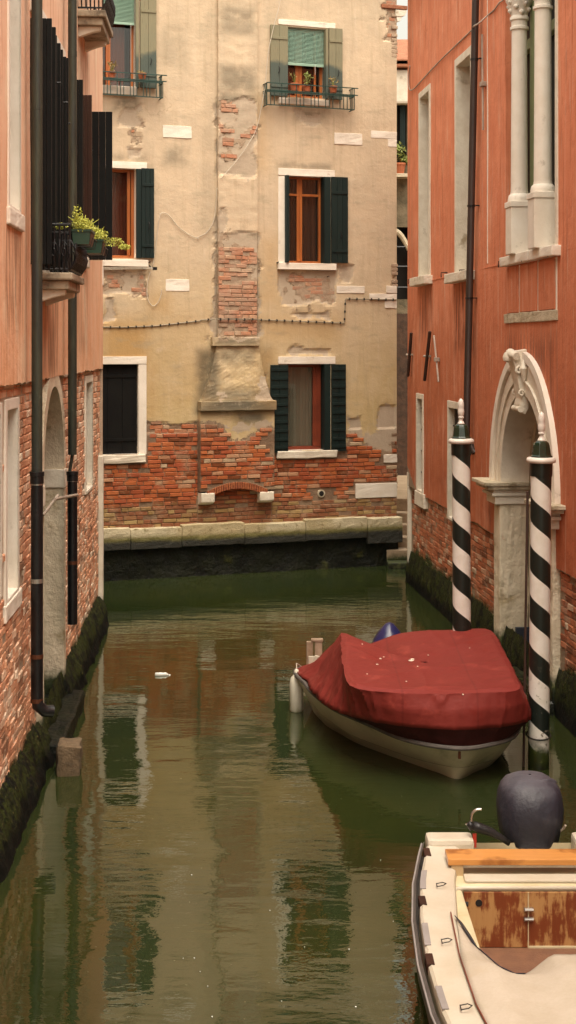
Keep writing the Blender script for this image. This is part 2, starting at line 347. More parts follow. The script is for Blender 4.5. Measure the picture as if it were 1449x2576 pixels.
M['pipe'] = pm('patinated_copper_pipe', (.04,.044,.036), (.07,.078,.055), rough=.5, metal=.45, vs=3, bump=.001, vstretch=(5,5,.8), streak=(.04,.045,.05), stain=(.15,.20,.13), stain_s=2.2, stain_t=(.62,.75))
M['pipe_bk'] = pm('black_cast_iron_pipe', (.004,.004,.005), (.010,.010,.011), rough=.38, vs=5, bump=.002, bs=30)
M['pipe_br'] = pm('brown_painted_pipe', (.055,.035,.028), (.04,.027,.023), rough=.45, metal=.2, vs=3, bump=.001)
M['zinc'] = pm('zinc_clamp', (.45,.43,.38), rough=.35, metal=.8, bump=0)
M['copper'] = pm('copper_clamp', (.14,.05,.025), rough=.5, metal=.5, bump=0)
M['white'] = pm('white_gloss_paint', (.74,.68,.62), (.66,.60,.53), rough=.35, vs=6, bump=.001, bs=20)
M['capgreen'] = pm('green_gloss_paint', (.012,.030,.016), rough=.12, bump=0, coat=.3)
M['terra'] = pm('terracotta_pot', (.50,.16,.07), (.42,.12,.05), rough=.8, bump=.002)
M['boxgreen'] = pm('green_plastic_box', (.012,.045,.025), (.02,.05,.03), rough=.4, bump=0)
M['boxbrown'] = pm('brown_box_end', (.13,.07,.04), rough=.6, bump=0)
def leafmat(name, a, b):
    T = NT(name); c = T.mix(T.noise(T.pos(), 24, 2), a, b); T.set(T.b.inputs['Base Color'], c); T.b.inputs['Roughness'].default_value = .6
    return T.m
M['leaf_y'] = leafmat('yellow_green_leaves', (.62,.60,.12), (.42,.47,.07))
M['leaf_g'] = leafmat('green_leaves', (.12,.20,.03), (.30,.28,.08))
M['leaf_b'] = leafmat('dry_brown_leaves', (.34,.20,.08), (.20,.17,.04))
M['cable'] = pm('white_cable', (.62,.55,.44), rough=.6, bump=0)
M['conduit'] = pm('grey_conduit', (.30,.25,.18), (.22,.18,.12), rough=.6, bump=0)
M['clip'] = pm('black_clip', (.02,.016,.012), rough=.6, bump=0)
M['tile'] = pm('roof_tiles', (.36,.14,.07), (.25,.10,.05), rough=.9, vs=6, bump=.02, bs=8)
M['pave'] = pm('worn_paving', (.36,.27,.18), (.26,.19,.12), rough=.9, vs=4, bump=.006, alg=.25)
M['hull'] = pm('cream_gelcoat', (.58,.53,.36), (.50,.45,.30), rough=.35, vs=2, bump=0, stain=(.20,.19,.10), stain_s=2.2, stain_t=(.55,.8), coat=.2)
M['deck'] = pm('white_gelcoat', (.56,.51,.42), (.50,.44,.34), rough=.4, vs=3, bump=0, stain=(.50,.42,.28), stain_s=3, stain_t=(.62,.8), grain=.08)
M['deck_y'] = pm('yellowed_gelcoat', (.62,.54,.36), (.52,.44,.27), rough=.45, vs=3, bump=0, stain=(.38,.30,.15), stain_s=3, stain_t=(.55,.8))
M['rubber'] = pm('grey_rubber_fender_strip', (.075,.065,.06), (.11,.095,.085), rough=.6, vs=12, bump=.001)
M['rubberpad'] = pm('grey_rubber_pad', (.30,.27,.26), rough=.6, bump=0)
M['tarp'] = pm('cream_canvas', (.47,.41,.335), (.41,.35,.27), rough=.85, vs=3, bump=.004, bs=9, stain=(.44,.36,.26), stain_s=2.5, stain_t=(.6,.8), grain=.08)
M['tarp_b'] = pm('navy_canvas_edge', (.012,.014,.028), rough=.6, bump=0)
M['navy'] = pm('faded_navy_cover', (.016,.017,.030), (.035,.034,.050), rough=.62, vs=3, bump=.006, bs=7, stain=(.11,.10,.12), stain_s=2.2, stain_t=(.58,.8))
T = NT('navy_cloth_paler_top'); V = T.obj(); z = T.sep(V)[2]; n1 = T.noise(V, 5, 5, .6); n2 = T.noise(V, 13, 5, .6)
c = T.mix(n1, (.012,.013,.024), (.024,.024,.036)); c = T.mix(T.ss(T.math('ADD', z, T.math('MULTIPLY_ADD', n1, .3, -.15)), .76, .90), c, (.075,.072,.09)); c = T.mix(T.math('MULTIPLY', T.ss(n1, .55, .7), .3), c, (.07,.068,.08))  # navy turning paler towards the top, plus random pale patches
T.set(T.b.inputs['Base Color'], c); T.b.inputs['Roughness'].default_value = .55; T.bump(T.math('ADD', T.math('MULTIPLY', n1, .03), T.math('MULTIPLY', n2, .004)), .6); M['navy'] = T.m
M['blue'] = pm('blue_engine_cover', (.012,.010,.06), (.02,.02,.08), rough=.3, bump=0)
M['chrome'] = pm('steel_fitting', (.55,.52,.48), rough=.25, metal=.9, bump=0)
M['redstrap'] = pm('red_strap', (.45,.03,.015), rough=.5, bump=0)
M['plastic'] = pm('clear_white_plastic', (.75,.75,.70), rough=.25, bump=0)
M['fender'] = pm('white_vinyl', (.66,.62,.52), (.56,.52,.41), rough=.4, vs=5, bump=0, stain=(.35,.32,.2), stain_s=4)
M['anti'] = pm('dark_antifouling', (.02,.02,.015), (.03,.035,.015), rough=.7)
# weathered varnished ply
T = NT('weathered_varnished_ply'); V = T.obj(); nv = T.noise(T.vscale(V, (9,3,1.6)), 1.6, 6, .7); nb = T.noise(V, 5.5, 5, .6)
c = T.mix(T.noise(T.vscale(V, (30,1,3)), 2, 4), (.46,.26,.10), (.40,.20,.07)); c = T.mix(T.ss(T.math('ADD', T.math('MULTIPLY', nv, .6), T.math('MULTIPLY', nb, .5)), .50, .60), c, T.mix(nv, (.24,.055,.012), (.14,.03,.008)))
T.set(T.b.inputs['Base Color'], c); T.b.inputs['Roughness'].default_value = .5; M['ply'] = T.m
M['floor'] = pm('brown_sole_board', (.20,.095,.05), (.15,.07,.04), rough=.7, vs=8, bump=.002, bs=60)
T = NT('orange_varnished_plank'); V = T.obj(); c = T.mix(T.noise(T.vscale(V, (2,18,18)), 2, 5, .7), (.66,.32,.09), (.46,.18,.045)); c = T.mix(T.ss(T.noise(V, 4, 4), .56, .7), c, (.30,.11,.025))
T.set(T.b.inputs['Base Color'], c); T.b.inputs['Roughness'].default_value = .3; M['plank'] = T.m
# red canvas
T = NT('red_canvas'); V = T.obj(); n = T.noise(V, 1.6, 5); nf = T.noise(V, 5, 5, .6); nff = T.noise(V, 160, 2)
c = T.mix(n, (.17,.022,.018), (.205,.030,.023)); c = T.mix(T.math('MULTIPLY', T.ss(nf, .56, .75), .5), c, (.38,.07,.05)); c = T.mix(T.math('MULTIPLY', T.ss(nf, .42, .25), .6), c, (.19,.017,.011))
T.set(T.b.inputs['Base Color'], c); T.b.inputs['Roughness'].default_value = .55; T.b.inputs['Specular IOR Level'].default_value = .18
X_ = T.sep(V)[0]; sm = T.math('ADD', T.ss(T.math('ABSOLUTE', T.math('SUBTRACT', X_, -.28)), .012, .006), T.ss(T.math('ABSOLUTE', T.math('SUBTRACT', X_, .38)), .012, .006))
c = T.mix(T.math('MULTIPLY', sm, .35), c, (.10,.012,.010)); T.set(T.b.inputs['Base Color'], c)
wr = T.noise(T.vscale(V, (1.6,3.2,3)), 1.7, 3, .5)
T.bump(T.math('ADD', T.math('MULTIPLY', wr, .018), T.math('ADD', T.math('MULTIPLY', nf, .004), T.math('MULTIPLY', nff, .0006))), 1.0); M['red'] = T.m
# striped pole paint
T = NT('black_and_white_spiral_paint'); V = T.obj(); x, y, z = T.sep(V)
an = T.math('DIVIDE', T.math('ARCTAN2', y, x), 2*math.pi)
fr = T.math('FRACT', T.math('ADD', T.math('ADD', T.math('DIVIDE', z, .455), an), 100.0))
m = T.math('GREATER_THAN', fr, .5)
nn = T.noise(V, 9, 5, .6)
wcol = T.mix(T.ss(nn, .35, .7), (.78,.74,.68), (.70,.65,.57))
c = T.mix(m, (.010,.014,.011), wcol); c = T.mix(T.math('GREATER_THAN', z, T.attr('ptop')), c, (.010,.014,.011))
c = T.mix(T.math('MULTIPLY', T.ss(T.noise(V, 15, 4, .6), .60, .64), T.ss(z, 1.1, .3)), c, (.20,.17,.13))
c, d = algae(T, c, .24)
T.set(T.b.inputs['Base Color'], c); T.b.inputs['Roughness'].default_value = .38; M['stripe'] = T.m
# glass
T = NT('window_glass'); gl = T.n('BsdfGlossy'); gl.inputs['Roughness'].default_value = .03; gl.inputs['Color'].default_value = (1,1,1,1)
tr = T.n('BsdfTransparent'); tr.inputs[0].default_value = (.82,.80,.74,1); fr = T.n('Fresnel'); fr.inputs[0].default_value = 1.6
mx = T.n('MixShader'); T.t.links.new(T.math('MINIMUM', T.math('ADD', fr.outputs[0], .02), .6), mx.inputs[0]); T.t.links.new(tr.outputs[0], mx.inputs[1]); T.t.links.new(gl.outputs[0], mx.inputs[2])
T.t.links.new(mx.outputs[0], T.out.inputs[0]); M['glass'] = T.m
# water
T = NT('canal_water'); V = T.pos()
w1 = T.noise(T.vscale(V, (.8,2.2,1)), 1.1, 3, .5); w2 = T.noise(T.vscale(V, (1,1.8,1)), 5.5, 3, .55); w3 = T.noise(T.vscale(V, (1,1.4,1)), 17, 3, .6)
cn = T.noise(V, .45, 4); fs = T.noise(V, 38, 2, .5)
c = T.mix(T.ss(cn, .35, .65), (.025,.032,.008), (.017,.026,.008))
sx, sy, sz = T.sep(V)
c = T.mix(T.math('MULTIPLY', T.ss(fs, .735, .76), .6), c, (.30,.26,.16))
T.set(T.b.inputs['Base Color'], c); T.b.inputs['Roughness'].default_value = .02; T.b.inputs['IOR'].default_value = 1.72
T.b.inputs['Specular Tint'].default_value = (1,1,.80,1)
calm = T.ss(T.noise(V, .35, 3), .4, .62, .35, 1.0)
hh = T.math('MULTIPLY', T.math('ADD', T.math('MULTIPLY', w1, .011), T.math('ADD', T.math('MULTIPLY', w2, .0024), T.math('MULTIPLY', w3, .0004))), calm)
T.bump(hh, 1.0); M['water'] = T.m

# ------------------------------------------------------------ setting
tag(MB().add([(-60,-40,0),(60,-40,0),(60,120,0),(-60,120,0)], [(0,1,2,3)]).build('water', M['water']), 'dark olive green canal water', kind='structure')
tag(MB().add([(-300,-300,-1.6),(300,-300,-1.6),(300,400,-1.6),(-300,400,-1.6)], [(0,1,2,3)]).build('canal_bed', M['algwall']), 'dark mud bed of the canal', kind='structure')

# ------------------------------------------------------------ walls
def sdrect(x, z, r):
    dx = max(r[0]-x, x-r[1]); dz = max(r[2]-z, z-r[3])
    if dx > 0 and dz > 0: return -math.hypot(dx, dz)
    return -max(dx, dz)
def lines(a, b, step, extra):
    xs = [a]; pts = sorted(set([round(e, 5) for e in extra if a < e < b]))+[b]
    for p in pts:
        n = max(1, int(math.ceil((p-xs[-1])/step))); s = xs[-1]
        for i in range(1, n+1): xs.append(s+(p-s)*i/n)
    return xs
def wall_grid(mb, x0, x1, zz0, zz1, step, holes, yfn, ex=(), ez=(), zfn=None):
    xs = lines(x0, x1, step, [h[0] for h in holes]+[h[1] for h in holes]+list(ex))
    zs = lines(zz0, zz1, step, [h[2] for h in holes]+[h[3] for h in holes]+list(ez))
    o = len(mb.v); nz = len(zs)
    for x in xs:
        for z in zs:
            zz = zfn(x, z) if zfn else z
            mb.v.append((x, yfn(x, z), zz))
    for i in range(len(xs)-1):
        xm = (xs[i]+xs[i+1])/2
        for j in range(nz-1):
            zm = (zs[j]+zs[j+1])/2
            if any(h[0] < xm < h[1] and h[2] < zm < h[3] for h in holes): continue
            a = o+i*nz+j; mb.f.append((a, a+nz, a+nz+1, a+1))
def reveals(mb, holes, depth, y0=0.0):
    for h in holes:
        d = h[4] if len(h) > 4 else depth
        a, b, c, e = h[:4]
        mb.add([(a,y0,c),(b,y0,c),(b,y0,e),(a,y0,e),(a,d,c),(b,d,c),(b,d,e),(a,d,e)], [(0,1,5,4),(1,2,6,5),(2,3,7,6),(3,0,4,7)])
def shell(mb, x0, x1, d, h):           # the other three sides of a house
    mb.add([(x0,0,0),(x0,d,0),(x0,d,h),(x0,0,h)], [(0,1,2,3)]).add([(x1,0,0),(x1,d,0),(x1,d,h),(x1,0,h)], [(0,3,2,1)])
    mb.add([(x0,d,0),(x1,d,0),(x1,d,h),(x0,d,h)], [(0,3,2,1)])
def roof(par, x0, x1, d, h):
    mb = MB(); e = .18
    mb.xprism([(-e,h-.02),(d/2,h+d*.12),(d+e,h-.02),(d+e,h-.12),(-e,h-.12)], x0-.2, x1+.05)
    return mb.build('roof', M['tile'], par)
HT = 10.6; HR_ = 9.95; HL_ = 9.15
# ============ cream house (facing us)
hb = empty('cream_house', (FB.p[0], FB.p[1], 0), FB.th)
tag(hb, 'cream and ochre plastered house with peeling brick, closing the end of the canal', 'house')
B = FB.rect
xr = FB.hit((998, 800))[0]
wA = list(B(z1, 700, -60, 980, 632)); wA[3] = B(z1, 700, -60, 980, 632)[3]
wBw = B(z4, 643, 180, 885, 630)
wC = B(z1, 700, 1218, 985, 1868)
wD = B(z4, 625, 1136, 915, 1694)
wE = B(z2, 560, 828, 1000, 1482)
wF = B(z5, 643, 412, 915, 966)
drain = B(z5, 845, 1232, 872, 1258)
holesB = [tuple(wA), wBw, wC, wD, wE, wF, drain]
brB = [B(z5, -2000, 900, 1400, 1700), B(z5, -2000, 812, 1400, 1700)]
def P(conv, *pts): return [FB.hit(conv(*p)) for p in pts]
low = P(z2, (-2500,1290),(300,1290),(720,1500),(1060,1240),(1150,1252),(1280,1278),(1440,1240))+P(z5, (65,775),(100,780),(210,800),(250,905),(330,905),(400,850),(440,835),(535,812),(760,1010),(1010,940),(1055,870),(1080,850),(1130,925),(1200,955),(1350,990),(1500,990))
def lowline(x):
    for (a, b), (c, d) in zip(low, low[1:]):
        if a <= x <= c and c > a: return b+(d-b)*(x-a)/(c-a)
    return low[-1][1]
patches = [(B(z4, 188, 1600, 442, 1935), .02), (B(z5, 185, -20, 445, 235), .03), (B(z4, 190, 1500, 240, 1640), .04), (B(z4, 225, 680, 300, 730), .02), (B(z4, 190, 780, 300, 840), .02), (B(z4, 215, 830, 280, 880), .02),
           (B(z4, 235, 890, 330, 940), .03), (B(z4, 350, 845, 435, 890), .03), (B(z4, 225, 1000, 330, 1045), .02), (B(z4, 640, 1765, 940, 1960), -.02), (B(z4, 960, 1765, 1060, 1850), -.06), (B(z2, 725, 140, 905, 285), .02), (B(z2, 960, 150, 1060, 330), -.02),
           (B(z1, 930, 905, 1000, 1070), .0), (B(z4, 1240, -60, 1400, 60), .03), (B(z4, 1270, 60, 1400, 270), .0), (B(z4, 1322, 1740, 1400, 1850), .0), (B(z5, 150, 240, 440, 262), .01), (B(z5, 1030, 1000, 1400, 1200), .1)]
greys = [(B(z4, 192, 640, 440, 1140), .02), (B(z4, 190, 1330, 240, 1520), .02), (B(z4, 190, 1520, 440, 1950), .08), (B(z5, 190, 0, 440, 235), .1), (B(z4, 700, 715, 870, 815), -.02), (B(z1, 850, 740, 1040, 920), -.02), (B(z2, 750, 330, 850, 520), -.04),
         (B(z4, 610, 1745, 960, 1960), .02), (B(z5, 640, 310, 930, 352), .0), (B(z5, 1015, 740, 1130, 940), -.03), (B(z5, 1215, 660, 1400, 990), -.02), (B(z5, 1150, 860, 1400, 990), .02), (B(z2, 725, 130, 1060, 330), .0), (B(z5, 620, 60, 920, 130), -.06),
         (B(z4, 960, 1700, 1080, 1850), -.05), (B(z5, 190, 600, 520, 650), -.01), (B(z5, 430, 480, 520, 620), -.01), (B(z1, 920, 1070, 1040, 1165), -.02), (B(z2, 920, 690, 1040, 760), -.05), (B(z5, 90, 770, 540, 860), -.04)]
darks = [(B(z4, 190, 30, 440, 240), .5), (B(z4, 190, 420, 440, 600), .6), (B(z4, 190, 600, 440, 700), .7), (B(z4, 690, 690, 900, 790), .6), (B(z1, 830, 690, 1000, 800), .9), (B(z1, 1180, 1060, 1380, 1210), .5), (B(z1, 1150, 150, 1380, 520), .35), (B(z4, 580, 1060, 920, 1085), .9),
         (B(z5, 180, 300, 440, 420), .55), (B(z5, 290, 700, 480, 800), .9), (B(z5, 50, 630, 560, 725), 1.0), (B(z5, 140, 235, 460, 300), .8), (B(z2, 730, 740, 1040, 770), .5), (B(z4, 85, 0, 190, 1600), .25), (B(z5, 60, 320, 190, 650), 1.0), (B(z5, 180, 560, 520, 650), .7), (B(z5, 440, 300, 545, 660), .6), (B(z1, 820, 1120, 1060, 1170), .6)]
ochs = [(B(z2, 730, 500, 1090, 900), .9), (B(z2, 1050, 800, 1150, 1230), .7), (B(z5, -300, 0, 180, 740), .30), (B(z4, 440, 600, 520, 1100), .6), (B(z4, 440, 1500, 620, 2000), .5), (B(z5, 440, 80, 1000, 300), .5), (B(z5, 440, 300, 580, 700), .6), (B(z2, 1080, 320, 1250, 480), .7)]
def fbrick(p):
    x, z = p.x, p.z
    v = lowline(x)-z+.05*noise.noise(Vector((x*2.2, 0, z*2.2)))
    for r, k in patches: v = max(v, sdrect(x, z, r)+k-.05+.22*noise.noise(Vector((x*3.7, 5, z*3.7)))+.12*noise.noise(Vector((x*9, 5, z*9)))) if sdrect(x, z, r) > -.4 else v
    return max(-.4, min(.4, v))
def fgrey(p):
    x, z = p.x, p.z; v = -.4
    for r, k in greys:
        s = sdrect(x, z, r)
        if s > -.4: v = max(v, s+k-.02+.14*noise.noise(Vector((x*3.1, 9, z*3.1))))
    return v
def soft(lst, fe):
    def f(p):
        v = 0
        for r, k in lst: v = max(v, k*max(0, min(1, .5+sdrect(p.x, p.z, r)/fe)))
        return v
    return f
FLD = {'brick': fbrick, 'grey': fgrey, 'dark': soft(darks, .22), 'och': soft(ochs, .5)}
def recess(x, z):
    if z < 2.45 or x < -6: return 0.0
    p = Vector((x, 0, z)); v = max(fbrick(p), fgrey(p)); return .024*max(0, min(1, v/.05+.5))
mb = MB(); wall_grid(mb, -9, xr, -.6, HT, .046, holesB, lambda x, z: (.012*noise.noise(Vector((x*.8, 0, z*.8)))+recess(x, z)) if x < xr-.01 else 0.0)
# ragged brick corner at the right end
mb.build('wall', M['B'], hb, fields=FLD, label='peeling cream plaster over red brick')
for h_ in holesB: mb = MB(); reveals(mb, [h_], .24, .0); mb.build('window_reveal', M['stone_w'], hb)
mb = MB(); shell(mb, -9, xr, 8, HT); mb.build('rear_walls', M['B'], hb, fields={'brick': lambda p: -.4, 'grey': lambda p: -.4, 'dark': lambda p: 0, 'och': lambda p: 0})
roof(hb, -9, xr, 8, HT)
random.seed(3); z = 1.35              # jutting brick ends along the worn corner
while z < 10:
    if (z < 2.3 or z > 9.0 or 4.9 < z < 5.4) and random.random() < .75:
        q = random.uniform(.004,.02); MB().box(xr-.1, xr+q, -.004-q*.3, .1, z, z+.056).build('corner_brick', M['B'], hb, bevel=.008, fields={'brick': lambda p: .3, 'grey': lambda p: -.4, 'dark': lambda p: 0, 'och': lambda p: 0})
    z += .072
# chimney breast with flared hood
cu = B(z4, 190, -200, 442, 1900); zl = FB.hit(z5(300, 268))[1]
la = B(z5, 148, 240, 450, 296); hd = B(z5, 62, 648, 545, 708); lo_ = B(z5, 66, 700, 540, 1250)
PB = .075
def patch(mb, f, nu, nv):
    rows = [[f(i/nu, j/nv) for j in range(nv+1)] for i in range(nu+1)]; mb.grid(rows)
mb = MB(); hh = HT-la[3]
patch(mb, lambda a, b: (cu[0]+(cu[1]-cu[0])*a+.008*noise.noise(Vector((a*2, 0, b*60))), -PB+.006*noise.noise(Vector((a*4,3,b*50)))+recess(cu[0]+(cu[1]-cu[0])*a, la[3]+hh*b)*.8, la[3]+hh*b), 16, 150)
for xx in (cu[0], cu[1]): patch(mb, lambda a, b: (xx+.008*noise.noise(Vector((0 if xx == cu[0] else 2, 0, b*60))), -PB+PB*a, la[3]+hh*b), 1, 150)
mb.build('chimney_breast', M['B'], hb, fields=FLD)
mb = MB(); mb.box(la[0], la[1], -.13, 0, la[2], la[3]); o = mb.build('chimney_ledge', M['B'], hb, bevel=.008, sub=3, rough=.006, fields=FLD)
tl, tr_ = FB.hit(z5(180, 300))[0], FB.hit(z5(448, 300))[0]; bl, br_ = hd[0]+.03, hd[1]-.03
mb = MB(); zt, zb = la[2], hd[3]; nU, nV = 16, 26
def hood(a, b):
    c = b**1.25 if True else b
    xl = bl+(tl-bl)*b**.8; xx_ = br_+(tr_-br_)*b**.6
    nn_ = .014*noise.noise(Vector((a*5, 2, b*6)))+.006*noise.noise(Vector((a*16, 2, b*20)))
    return (xl+(xx_-xl)*a+(.006*noise.noise(Vector((a*3, 7, b*12)))), -.17+.085*b+(nn_ if 0 < b < 1 else 0), zb+(zt-zb)*b)
patch(mb, hood, 30, nV)
def side(e):
    return lambda a, b: (hood(e, b)[0]+(0 if a == 0 else 0), hood(e, b)[1]*(1-a), hood(e, b)[2])
patch(mb, side(0), 2, nV); patch(mb, side(1), 2, nV)
mb.build('chimney_hood', M['B'], hb, fields=FLD)
mb = MB(); mb.box(hd[0], hd[1], -.235, 0, hd[2], hd[3]); mb.build('hood_ledge', M['B'], hb, bevel=.01, sub=3, rough=.008, fields=FLD)
cz0 = FB.hit(z5(300, 1240))[1]; mb = MB(); x0, x1 = lo_[0], lo_[1]; zt = hd[2]; PD = .16
cm = (x0+x1)/2; hw = (x1-x0)/2-.16
def arcz(x): return cz0-.02+max(0, 1-((x-cm)/hw)**2)*.13 if abs(x-cm) < hw else cz0-.02
patch(mb, lambda a, b: ((x0+(x1-x0)*a), -PD+.006*noise.noise(Vector((a*5,1,b*9))), arcz(x0+(x1-x0)*a)+.07+(zt-arcz(x0+(x1-x0)*a)-.07)*b), 40, 34)
patch(mb, lambda a, b: (x0, -PD+PD*a, cz0+.05+(zt-cz0-.05)*b), 3, 30); patch(mb, lambda a, b: (x1, -PD+PD*a, cz0+.05+(zt-cz0-.05)*b), 3, 30)
mb.build('fireplace_bulge', M['B'], hb, fields=FLD)
mb = MB(); n = 26                      # brick-on-edge arch under the bulge
for i in range(n):
    a0 = x0+.12+(x1-x0-.24)*i/n; a1 = x0+.12+(x1-x0-.24)*(i+1)/n-.008; zc0, zc1 = arcz(a0), arcz(a1)
    mb.add([(a0,-PD-.012,zc0-.03),(a1,-PD-.012,zc1-.03),(a1,-PD-.012,zc1+.085),(a0,-PD-.012,zc0+.085),(a0,0,zc0-.03),(a1,0,zc1-.03),(a1,0,zc1+.085),(a0,0,zc0+.085)], [(0,1,2,3),(4,7,6,5),(0,4,5,1),(3,2,6,7),(0,3,7,4),(1,5,6,2)])
mb.build('brick_arch', pm('arch_bricks', (.40,.12,.04), (.26,.07,.03), vs=14, rough=.9, bump=.004), hb, bevel=.006)
for r in (B(z5, 68, 1238, 155, 1312), B(z5, 445, 1228, 535, 1298)):
    s0, s1, c0, c1 = r; mb = MB(); mb.xprism([(-PD-.03,c1),(0.02,c1),(0.02,c0-.02),(-PD*.45,c0),(-PD-.03,c0+.04)], s0, s1)
    mb.build('corbel', M['stone'], hb, bevel=.015, rough=.006, sub=1)
# embedded stones
for cv, r, d in ((z1,(1180,912,1388,1000),.008),(z2,(1200,212,1372,298),.008),(z4,(945,858,1125,932),.01),(z4,(1180,846,1347,892),.012),(z4,(1290,897,1347,945),.01),(z4,(960,1842,1140,1888),.012),(z4,(1170,1892,1347,1930),.012),(z4,(1280,1842,1347,1888),.016),
                 (z5,(1270,5,1347,52),.012),(z5,(1263,995,1347,1047),.02),(z5,(1080,1180,1345,1272),.03)):
    s0, s1, c0, c1 = B(cv, *r); MB().box(s0, s1, -d, .05, c0, c1).build('stone_block', M['stone_w'], hb, bevel=.006, sub=2, rough=.006)
STB = []
for cv_, r_ in ((z4,(960,1842,1140,1888)),(z4,(1170,1892,1347,1930)),(z4,(1280,1842,1347,1888)),(z5,(1270,5,1347,52)),(z5,(1263,995,1347,1047)),(z5,(1080,1180,1345,1272))): STB.append(B(cv_, *r_))
for r_ in (B(z5,583,364,950,412), B(z5,572,960,956,1016), B(z5,529,418,1014,980), B(z2,500,772,1060,1480), B(z2,600,1470,1050,1545), B(z4,578,1696,952,1738), B(z4,583,1090,948,1136), B(z1,600,1880,1068,1930)): STB.append(r_)
def syB(x, z):
    if lo_[0] < x < lo_[1] and z < hd[3]: return -PD
    if cu[0] < x < cu[1] and z > la[3]: return -PB+.012
    return 0.0 if z < 2.45 else .024
zk = FB.hit(z5(0, 1447))[1]-.03; bt = 5.6
hB = holesB[:6]+[(drain[0]-.04, drain[1]+.04, drain[2]-.04, drain[3]+.04)]+STB
def tB(p): return fbrick(p) if not (hd[0]-.02 < p.x < hd[1]+.02 and hd[2] < p.z < la[3]) and not (cu[0]-.02 < p.x < cu[1]+.02 and p.z > la[2]) else -1
lay_bricks(hb, M['bkB'], [(-6, lo_[0]-.002, zk, 2.6)], tB, hB, syB, zk, seed=2)
lay_bricks(hb, M['bkB'], [(lo_[1]+.002, xr, zk, 2.6)], tB, hB, syB, zk, seed=12)
lay_bricks(hb, M['bkB'], [(lo_[0], lo_[1], cz0+.10, hd[2]-.01)], lambda p: fbrick(p) if p.z > arcz(p.x)+.13 else -1, hB, syB, zk, seed=3)
lay_bricks(hb, M['bkB'], [(lo_[0], lo_[1], zk, cz0+.04)], lambda p: .1, hB, lambda x, z: 0.0, zk, seed=4)
for i_, (r_, k_) in enumerate(patches):
    if r_[2] < 2.62 or (i_ in (2, 17)): continue
    up_ = cu[0]-.05 < (r_[0]+r_[1])/2 < cu[1]+.05
    x0_, x1_ = (max(r_[0]-.05, cu[0]+.003), min(r_[1]+.05, cu[1]-.003)) if up_ else (r_[0]-.08, min(r_[1]+.08, xr))
    lay_bricks(hb, M['bkB'], [(x0_, x1_, max(r_[2]-.06, la[3]+.01) if up_ else r_[2]-.08, r_[3]+.06)], fbrick if up_ else tB, hB, syB, zk, seed=20+i_, out=(.0,.012), miss=.10)
# kerb
ks0 = FB.hit((100, 1350))[0]; kt = FB.hit(z5(0, 1447))[1]; kb = FB.hit(z5(0, 1590), .16)[1]
cuts = [-9, ks0, FB.hit(z3(930, 200))[0], FB.hit(z3(1300, 200))[0], FB.hit(z5(350, 1450))[0], FB.hit(z5(740, 1450))[0], FB.hit(z5(1135, 1450))[0], xr+.03]
for i in range(len(cuts)-1):
    dz = .02*math.sin(i*2.7); pr = .17 if i != 6 else .20
    MB().box(cuts[i]+.003, cuts[i+1]-.003, -pr, 0, kb+dz*.3-(.10 if i == 6 else 0), kt+dz).build('kerb_stone', M['kerb'], hb, bevel=.012, sub=3, rough=.008)
mb = MB(); patch(mb, lambda a, b: (-9+(xr+9)*a, -.05-.10*(1-b)**2+.05*noise.noise(Vector((a*40,0,b*3))), -.6+(kb+.6)*b), 160, 10); mb.add([(xr,0,-.6),(xr,-.15,-.6),(xr,-.05,kb),(xr,0,kb)], [(0,1,2,3)])
mb.build('footing', M['algwall'], hb)
# drain pipe stub
ds, dz_ = (drain[0]+drain[1])/2, (drain[2]+drain[3])/2
mb = MB(); mb.tube([(ds,.2,dz_),(ds,.02,dz_),(ds,-.03,dz_)], .07, 16); mb.tube([(ds,-.031,dz_),(ds,-.034,dz_)], .045, 12); mb.build('drain_pipe', M['stone_old'], hb, bevel=0)
MB().tube([(ds,-.03,dz_),(ds,-.037,dz_)], .045, 14).build('drain_mouth', M['room'], hb)
# windows
def planks(mb, x0, x1, y0, y1, z0, z1, n=3, rails=()):
    w = (x1-x0)/n
    for i in range(n): mb.box(x0+i*w+.002, x0+(i+1)*w-.002, y0, y1, z0, z1)
    for q in rails: mb.box(x0+.01, x1-.01, y0-.012, y0-.001, z0+(z1-z0)*q, z0+(z1-z0)*q+.05)
def bwin(r, fw, fm, mulls=(), transom=None, back=(), ins=.13, bottom=True, name='window'):
    x0, x1, zz0, zz1 = r[:4]; mb = MB(); y0, y1 = ins, ins+.05
    mb.box(x0, x0+fw, y0, y1, zz0, zz1); mb.box(x1-fw, x1, y0, y1, zz0, zz1); mb.box(x0+fw, x1-fw, y0, y1, zz1-fw, zz1); mb.box(x0+fw, x1-fw, y0, y1, zz0, zz0+fw)
    for m_ in mulls: c = x0+(x1-x0)*m_[0]; mb.box(c-m_[1]/2, c+m_[1]/2, y0-.012, y1-.004, zz0+fw, zz1-fw); mb.box(c-.003, c+.003, y0-.02, y0-.013, zz0+fw, zz1-fw)
    if transom: c = zz0+(zz1-zz0)*transom; mb.box(x0+fw, x1-fw, y0-.008, y1-.008, c-.02, c+.02)
    o = mb.build(name, fm, hb, bevel=.004)
    MB().add([(x0+.01,ins+.03,zz0+.01),(x1-.01,ins+.03,zz0+.01),(x1-.01,ins+.03,zz1-.01),(x0+.01,ins+.03,zz1-.01)], [(0,1,2,3)]).build('pane', M['glass'], o)
    for a, b, mt in back:
        mb = MB(); n = 30; A = x0+(x1-x0)*a; Bq = x0+(x1-x0)*b
        mb.grid([[(A+(Bq-A)*i/n, ins+.09+.012*math.sin(i*1.9)+.006*math.sin(i*.7+k), zz0+(zz1-zz0)*k/4) for k in range(5)] for i in range(n+1)]); mb.build('curtain', M[mt], o, smooth='all')
    MB().box(x0-.05, x1+.05, .5, .52, zz0-.05, zz1+.05).build('room_back', M['room'], o)
    return o
